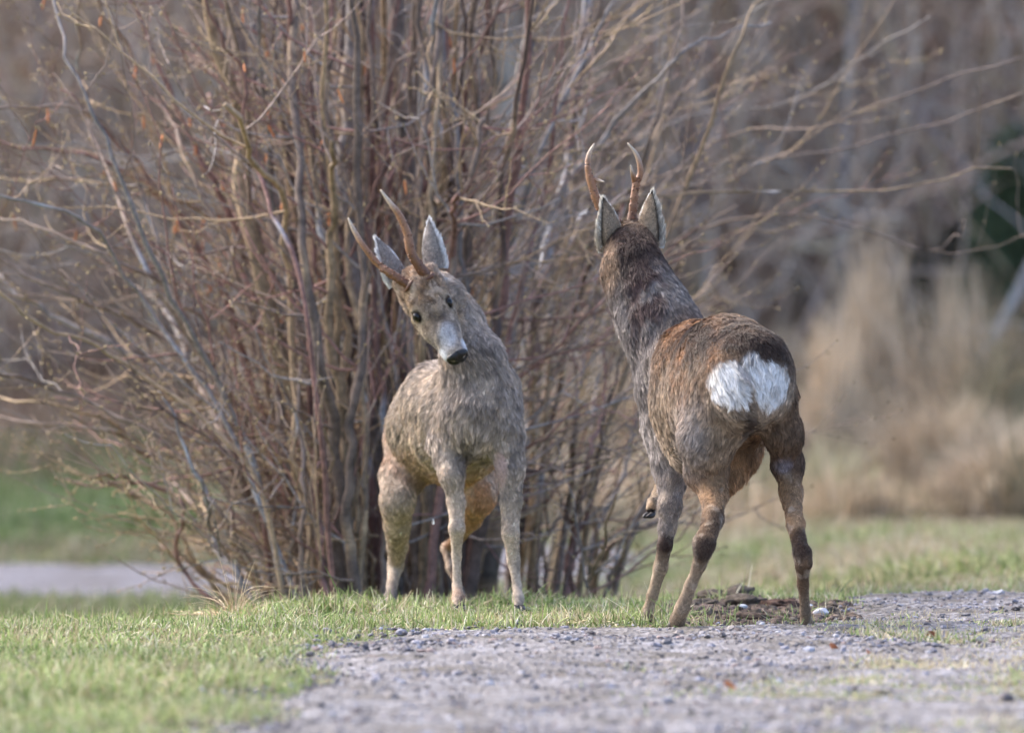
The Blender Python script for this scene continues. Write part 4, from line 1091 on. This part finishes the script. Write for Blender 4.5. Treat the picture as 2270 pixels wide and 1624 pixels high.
# ============================================================ right deer (seen from behind, head away)
bB = np.array((0.175, 0.112, 0.070)); gB = np.array((0.27, 0.235, 0.215)); dB = np.array((0.048, 0.030, 0.024)); oB = np.array((0.36, 0.22, 0.12)); tB = np.array((0.34, 0.255, 0.175)); pB = np.array((0.42, 0.37, 0.34)); W = np.array((0.95, 0.93, 0.90))
B = Body()
back = norm(np.array([.35, -.75, -.45]))
B.chain([(1398, 555, 20.74, 56), (1405, 600, 20.70, 60), (1435, 665, 20.66, 68), (1468, 735, 20.62, 80), (1500, 800, 20.58, 82)], [dB * 1.3, dB * 1.5, gB * .85, gB * .9, gB * .95], [.016, .02, .022, .022, .022], 0.05)
B.chain([(1516, 830, 20.58, 82), (1556, 812, 20.40, 92), (1612, 808, 20.22, 94), (1662, 812, 20.08, 92)], [gB, bB, bB, bB * .9], [.02, .018, .018, .016], 0.06, flow=back)
B.chain([(1516, 900, 20.58, 72), (1547, 905, 20.42, 88), (1585, 890, 20.25, 88), (1664, 862, 20.06, 84)], [gB, tB, tB, tB], [.02, .02, .02, .016], 0.06, flow=norm(np.array([.3, -.5, -.8])))
B.chain([(1505, 960, 20.58, 62), (1545, 985, 20.42, 55), (1600, 985, 20.34, 46), (1650, 960, 20.28, 40)], [pB, tB, oB, oB], [.02] * 4, 0.05)
B.chain([(1640, 970, 20.32, 46), (1640, 1015, 20.30, 36), (1620, 1062, 20.28, 20), (1606, 1096, 20.28, 7)], [oB, oB * 1.2, oB * 1.25, oB * 1.2], [.018, .022, .022, .016], 0.03, flow=np.array([0, 0, -1.]))
B.chain([(1480, 860, 20.60, 62), (1490, 930, 20.60, 56)], [gB, pB], [.02, .02], 0.05, flow=np.array([0.1, -0.2, -1.]))
# hind left
B.chain([(1606, 890, 20.12, 74), (1566, 970, 20.14, 54), (1566, 1042, 20.20, 41), (1583, 1095, 20.16, 30), (1580, 1150, 20.06, 24), (1563, 1205, 19.98, 24), (1551, 1250, 19.99, 17), (1531, 1297, 20.01, 15.5), (1512, 1348, 20.03, 18), (1503, 1372, 20.06, 19), (1500, 1384, 20.08, 17)],
        [tB, tB, bB * 1.1, oB, bB, bB * .75, tB * .9, tB, tB, tB * .8, dB], [.02, .02, .018, .012, .01, .010, .007, .006, .007, .006, .004], [.05, .04, .03, .02, .015, .012, .01, .01, .01, .01])
B.cone(P(1556, 1196, 20.0), P(1556, 1226, 19.97), PR(17, 20), PR(17, 20), bB * .6, bB * .6, .010, .008, 0.015)
# hind right
B.chain([(1718, 885, 20.14, 52), (1736, 962, 20.16, 34), (1747, 1030, 20.22, 32), (1754, 1093, 20.18, 25.5), (1763, 1160, 20.08, 20.5), (1777, 1225, 20.0, 20), (1780, 1252, 20.0, 19), (1780, 1294, 20.03, 14.5), (1785, 1355, 20.06, 13.5), (1788, 1376, 20.08, 15), (1788, 1384, 20.10, 14)],
        [bB, bB * .9, dB * 1.5, oB * .9, oB, bB * .8, bB * .8, bB, tB * .8, tB * .8, dB], [.02, .018, .014, .010, .009, .008, .006, .006, .006, .005, .004], [.05, .04, .03, .02, .015, .012, .01, .01, .01, .01])
B.cone(P(1786, 1222, 19.99), P(1793, 1250, 19.975), PR(13, 20), PR(10, 20), bB * .6, bB * .6, .007, .006, 0.012)
# fore left (standing)
gf = np.array((0.32, 0.27, 0.24))
B.chain([(1492, 950, 20.58, 58), (1486, 1020, 20.55, 36), (1487, 1070, 20.52, 30), (1485, 1120, 20.50, 27), (1479, 1170, 20.50, 21), (1474, 1208, 20.49, 18.5), (1464, 1258, 20.50, 17.5), (1446, 1320, 20.50, 14), (1436, 1356, 20.50, 15), (1431, 1372, 20.49, 14)],
        [gB, pB * .9, gf, gf, gf * .9, dB * 1.4, tB, tB, tB, dB * 1.3], [.02, .02, .016, .012, .008, .006, .006, .006, .005, .004], [.04, .03, .02, .015, .012, .01, .01, .01, .01])
# fore right, lifted and folded
B.chain([(1500, 960, 20.70, 50), (1480, 1040, 20.78, 24), (1468, 1082, 20.86, 16)], [tB, tB, tB], [.018, .012, .008], [.03, .02])
B.chain([(1468, 1082, 20.86, 16), (1458, 1096, 20.78, 13), (1448, 1112, 20.72, 12), (1443, 1126, 20.70, 12)], [tB, tB, tB, oB], [.006, .006, .006, .004], [.015, .01, .01])
# head: muzzle points away and a little left
fwdB = norm(np.array([-0.30, 1.0, -0.28])); 
HB, fB, uB, sB = head_frame(P(1390, 520, 20.86) + np.array([0, 0, -0.002]), fwdB, (-0.08, 0.25, 1))
CB = dict(crown=np.array((0.16, 0.105, 0.07)), face=np.array((0.2, 0.145, 0.09)), muzzle=np.array((0.10, 0.085, 0.075)), tip=np.array((0.6, 0.6, 0.6)), chin=np.array((0.7, 0.7, 0.7)), cheek=np.array((0.38, 0.29, 0.20)), brow=np.array((0.2, 0.14, 0.09)))
add_head(B, HB, fB, CB)
OB = np.array([P(1640, 1395, 20.25)[0], 20.25, 0.0]); OB[2] = gz(OB[0], OB[1])
def paintB(V, col, ln):
    n1 = fbm(V, 14, 15, 3); n2_ = fbm(V * np.array([1, 1, 0.6]), 40, 18, 3); body = sstep(0.30, 0.42, V[:, 2])
    # saddle: dark and ginger patches on the back
    top = spot(V, P(1620, 735, 20.25), (0.20, 0.45, 0.085), 0.9)
    col = mixv(col, dB * 0.75, top * (0.35 + 0.65 * sstep(-0.35, 0.15, n1)) * 0.92); col = mixv(col, dB * 0.8, spot(V, P(1700, 770, 20.0), (0.05, 0.2, 0.04), 1.0) * 0.75)
    col = mixv(col, (0.24, 0.11, 0.045), spot(V, P(1535, 800, 20.3), (0.075, 0.4, 0.13), 0.9) * sstep(0.3, -0.3, n1) * 0.8)
    col = mixv(col, dB, sstep(0.1, 0.5, n2_) * (0.25 + 0.3 * body))
    col = mixv(col, (0.52, 0.42, 0.32), sstep(0.08, 0.4, fbm(V * np.array([1, 1, 0.5]), 60, 23, 2)) * 0.5 * (1 - body))
    col = mixv(col, pB, spot(V, P(1530, 960, 20.2), (0.045, 0.3, 0.10), 0.9) * 0.65)
    col = mixv(col, dB * 0.9, spot(V, P(1600, 975, 20.0), (0.05, 0.12, 0.05), 1.0) * sstep(-0.1, 0.3, n2_) * 0.8)
    # nape: darker streak down from between the ears
    col = mixv(col, dB * 0.8, spot(V, P(1405, 590, 20.62), (0.045, 0.07, 0.075), 0.9) * 0.85)
    col = mixv(col, np.array((0.085, 0.05, 0.045)), spot(V, P(1428, 665, 20.58), (0.055, 0.09, 0.11), 1.0) * sstep(-0.35, 0.2, n2_) * 0.9)
    col = mixv(col, (0.36, 0.24, 0.15), spot(V, P(1352, 590, 20.70), (0.020, 0.1, 0.06), 0.9) * 0.7)
    # dark line under the tail, bluish bare patch on the thigh
    col = mixv(col, (0.045, 0.03, 0.028), spot(V + 0.006 * fbm(V, 60, 31, 2)[:, None], P(1662, 940, 19.97), (0.017, 0.16, 0.068), 0.9) * 0.9)
    col = mixv(col, (0.28, 0.25, 0.28), spot(V, P(1738, 1030, 20.1), (0.025, 0.12, 0.022), 0.8) * 0.8)
    # white rump patch: two lobes
    e = 0.012 * fbm(V, 55, 99, 2)[:, None]
    Vn = V + e
    wl_ = np.maximum(spot(Vn, P(1617, 848, 19.98), (0.052, 0.14, 0.050), 0.3), spot(Vn, P(1706, 850, 19.98), (0.047, 0.14, 0.052), 0.3))
    wl_ = np.maximum(wl_, spot(Vn, P(1665, 806, 19.98), (0.024, 0.12, 0.026), 0.5) * 0.9)
    wl_ = wl_ * (1 - spot(V, P(1664, 878, 19.95), (0.009, 0.14, 0.045), 0.7) * 0.9)
    gy = spot(V, P(1640, 822, 19.96), (0.026, 0.1, 0.022), 0.8) * sstep(-0.2, 0.3, fbm(V, 70, 44, 2))
    col = mixv(col, (0.60, 0.50, 0.40), spot(Vn, P(1662, 870, 19.98), (0.115, 0.14, 0.062), 0.5) * 0.35); col = mixv(col, W, wl_ ); col = mixv(col, (0.72, 0.62, 0.50), wl_ * sstep(0.1, 0.5, fbm(V, 50, 66, 2)) * 0.3); col = mixv(col, (0.35, 0.31, 0.31), gy * 0.7)
    col = mixv(col, (0.05, 0.04, 0.04), spot(V, P(1666, 795, 19.96), (0.008, 0.1, 0.012), 0.8) * 0.7)
    ln = np.where(wl_ > 0.4, 0.030, ln)
    # legs: dark patch below the orange cap
    col = mixv(col, oB * 1.25, spot(V, P(1597, 1104, 20.1), (0.030, 0.12, 0.018), 0.5) * 0.9)
    col = mixv(col, oB * 1.15, spot(V, P(1768, 1150, 20.0), (0.030, 0.12, 0.020), 0.5) * 0.9)
    col = mixv(col, dB * 0.9, spot(V, P(1776, 1205, 20.0), (0.028, 0.12, 0.035), 0.6) * 0.75)
    col = mixv(col, dB * 0.9, spot(V, P(1560, 1215, 20.0), (0.033, 0.12, 0.030), 0.6) * 0.7)
    col = mixv(col, dB, spot(V, P(1478, 1205, 20.48), (0.018, 0.08, 0.022), 0.5) * 0.85)
    leg = sstep(0.22, 0.12, V[:, 2])
    xs_ = V[:, 0]
    col = mixv(col, (0.045, 0.035, 0.03), spot(V, P(1443, 1134, 20.68), (0.016, 0.05, 0.008), 0.4))
    return np.clip(col, 0.005, 0.95), ln
ebB = np.array((0.34, 0.26, 0.185)); eiB = np.array((0.80, 0.74, 0.64)); erB = np.array((0.60, 0.54, 0.46)); edB = np.array((0.035, 0.027, 0.022))
earsB = [(P(1368, 552, 20.74), P(1338, 440, 20.72), norm(np.array([-0.62, 1.0, 0.1])), 0.092, (ebB, eiB, erB, edB)),
         (P(1430, 546, 20.74), P(1446, 422, 20.74), norm(np.array([0.60, 1.0, 0.0])), 0.092, (ebB, eiB, erB, edB))]
rootB, VB, QB, NB = deer('roe_deer', 'brown roe buck seen from behind with white rump and one foreleg lifted', B, OB, None, earsB, HB, None, 270000, paintB, 13)
finish_head(rootB, OB, HB, fB, uB, sB)
Yb = 20.82
antler(rootB, OB, [(P(1365, 500, Yb), 0.0125), (P(1330, 458, Yb), 0.0115), (P(1312, 408, Yb), 0.0105), (P(1303, 370, Yb), 0.0075), (P(1306, 342, Yb), 0.0055), (P(1317, 319, Yb), 0.0018)],
       [[(P(1311, 398, Yb), 0.008), (P(1324, 400, Yb), 0.0055), (P(1339, 403, Yb - 0.01), 0.0018)]])
antler(rootB, OB, [(P(1400, 500, Yb), 0.0125), (P(1405, 450, Yb), 0.0105), (P(1410, 410, Yb), 0.0095), (P(1420, 382, Yb), 0.0075), (P(1412, 345, Yb), 0.0055), (P(1392, 318, Yb), 0.0018)],
       [[(P(1407, 402, Yb), 0.0075), (P(1402, 385, Yb - .02), 0.005), (P(1398, 367, Yb - 0.03), 0.0018)]])
for (px, Y, r) in ((1499, 20.10, 0.019), (1789, 20.12, 0.016), (1430, 20.50, 0.016)):
    p = P(px, 1388, Y); p[2] = gz(p[0], p[1]); hoof(rootB, OB, p, (-0.25, 1, 0), r)
p = P(1440, 1146, 20.68); hoof(rootB, OB, p, (-0.35, -0.6, 0), 0.013)
# tail tuft hint and dew claws

# loose tufts of moulted hair in the air
def hair_tuft(px, py, Y, n, l, d, lab):
    p = P(px, py, Y); d = norm(np.array(d, float))
    t = np.linspace(0, 1, 4)[None, :, None]; dd = norm(d + rng.normal(0, 0.12, (n, 3)))[:, None]
    q = rng.normal(0, 0.0012, (n, 1, 3)) + dd * t * l * rng.uniform(0.6, 1, (n, 1, 1))
    o = strands('hair_tuft', q, np.full((n, 4), 0.0003), np.tile([0.7, 0.69, 0.68], (n, 1)), M_fur); o.location = p
    tag(o, lab, 'hair tuft')
hair_tuft(960, 1150, 20.8, 20, 0.014, (0.1, 0, -1), 'small white tuft of hair floating beside the left deer\'s hind leg')
hair_tuft(1284, 476, 20.7, 8, 0.028, (1, 0, 0.45), 'thin pale hair floating left of the right deer\'s ears')
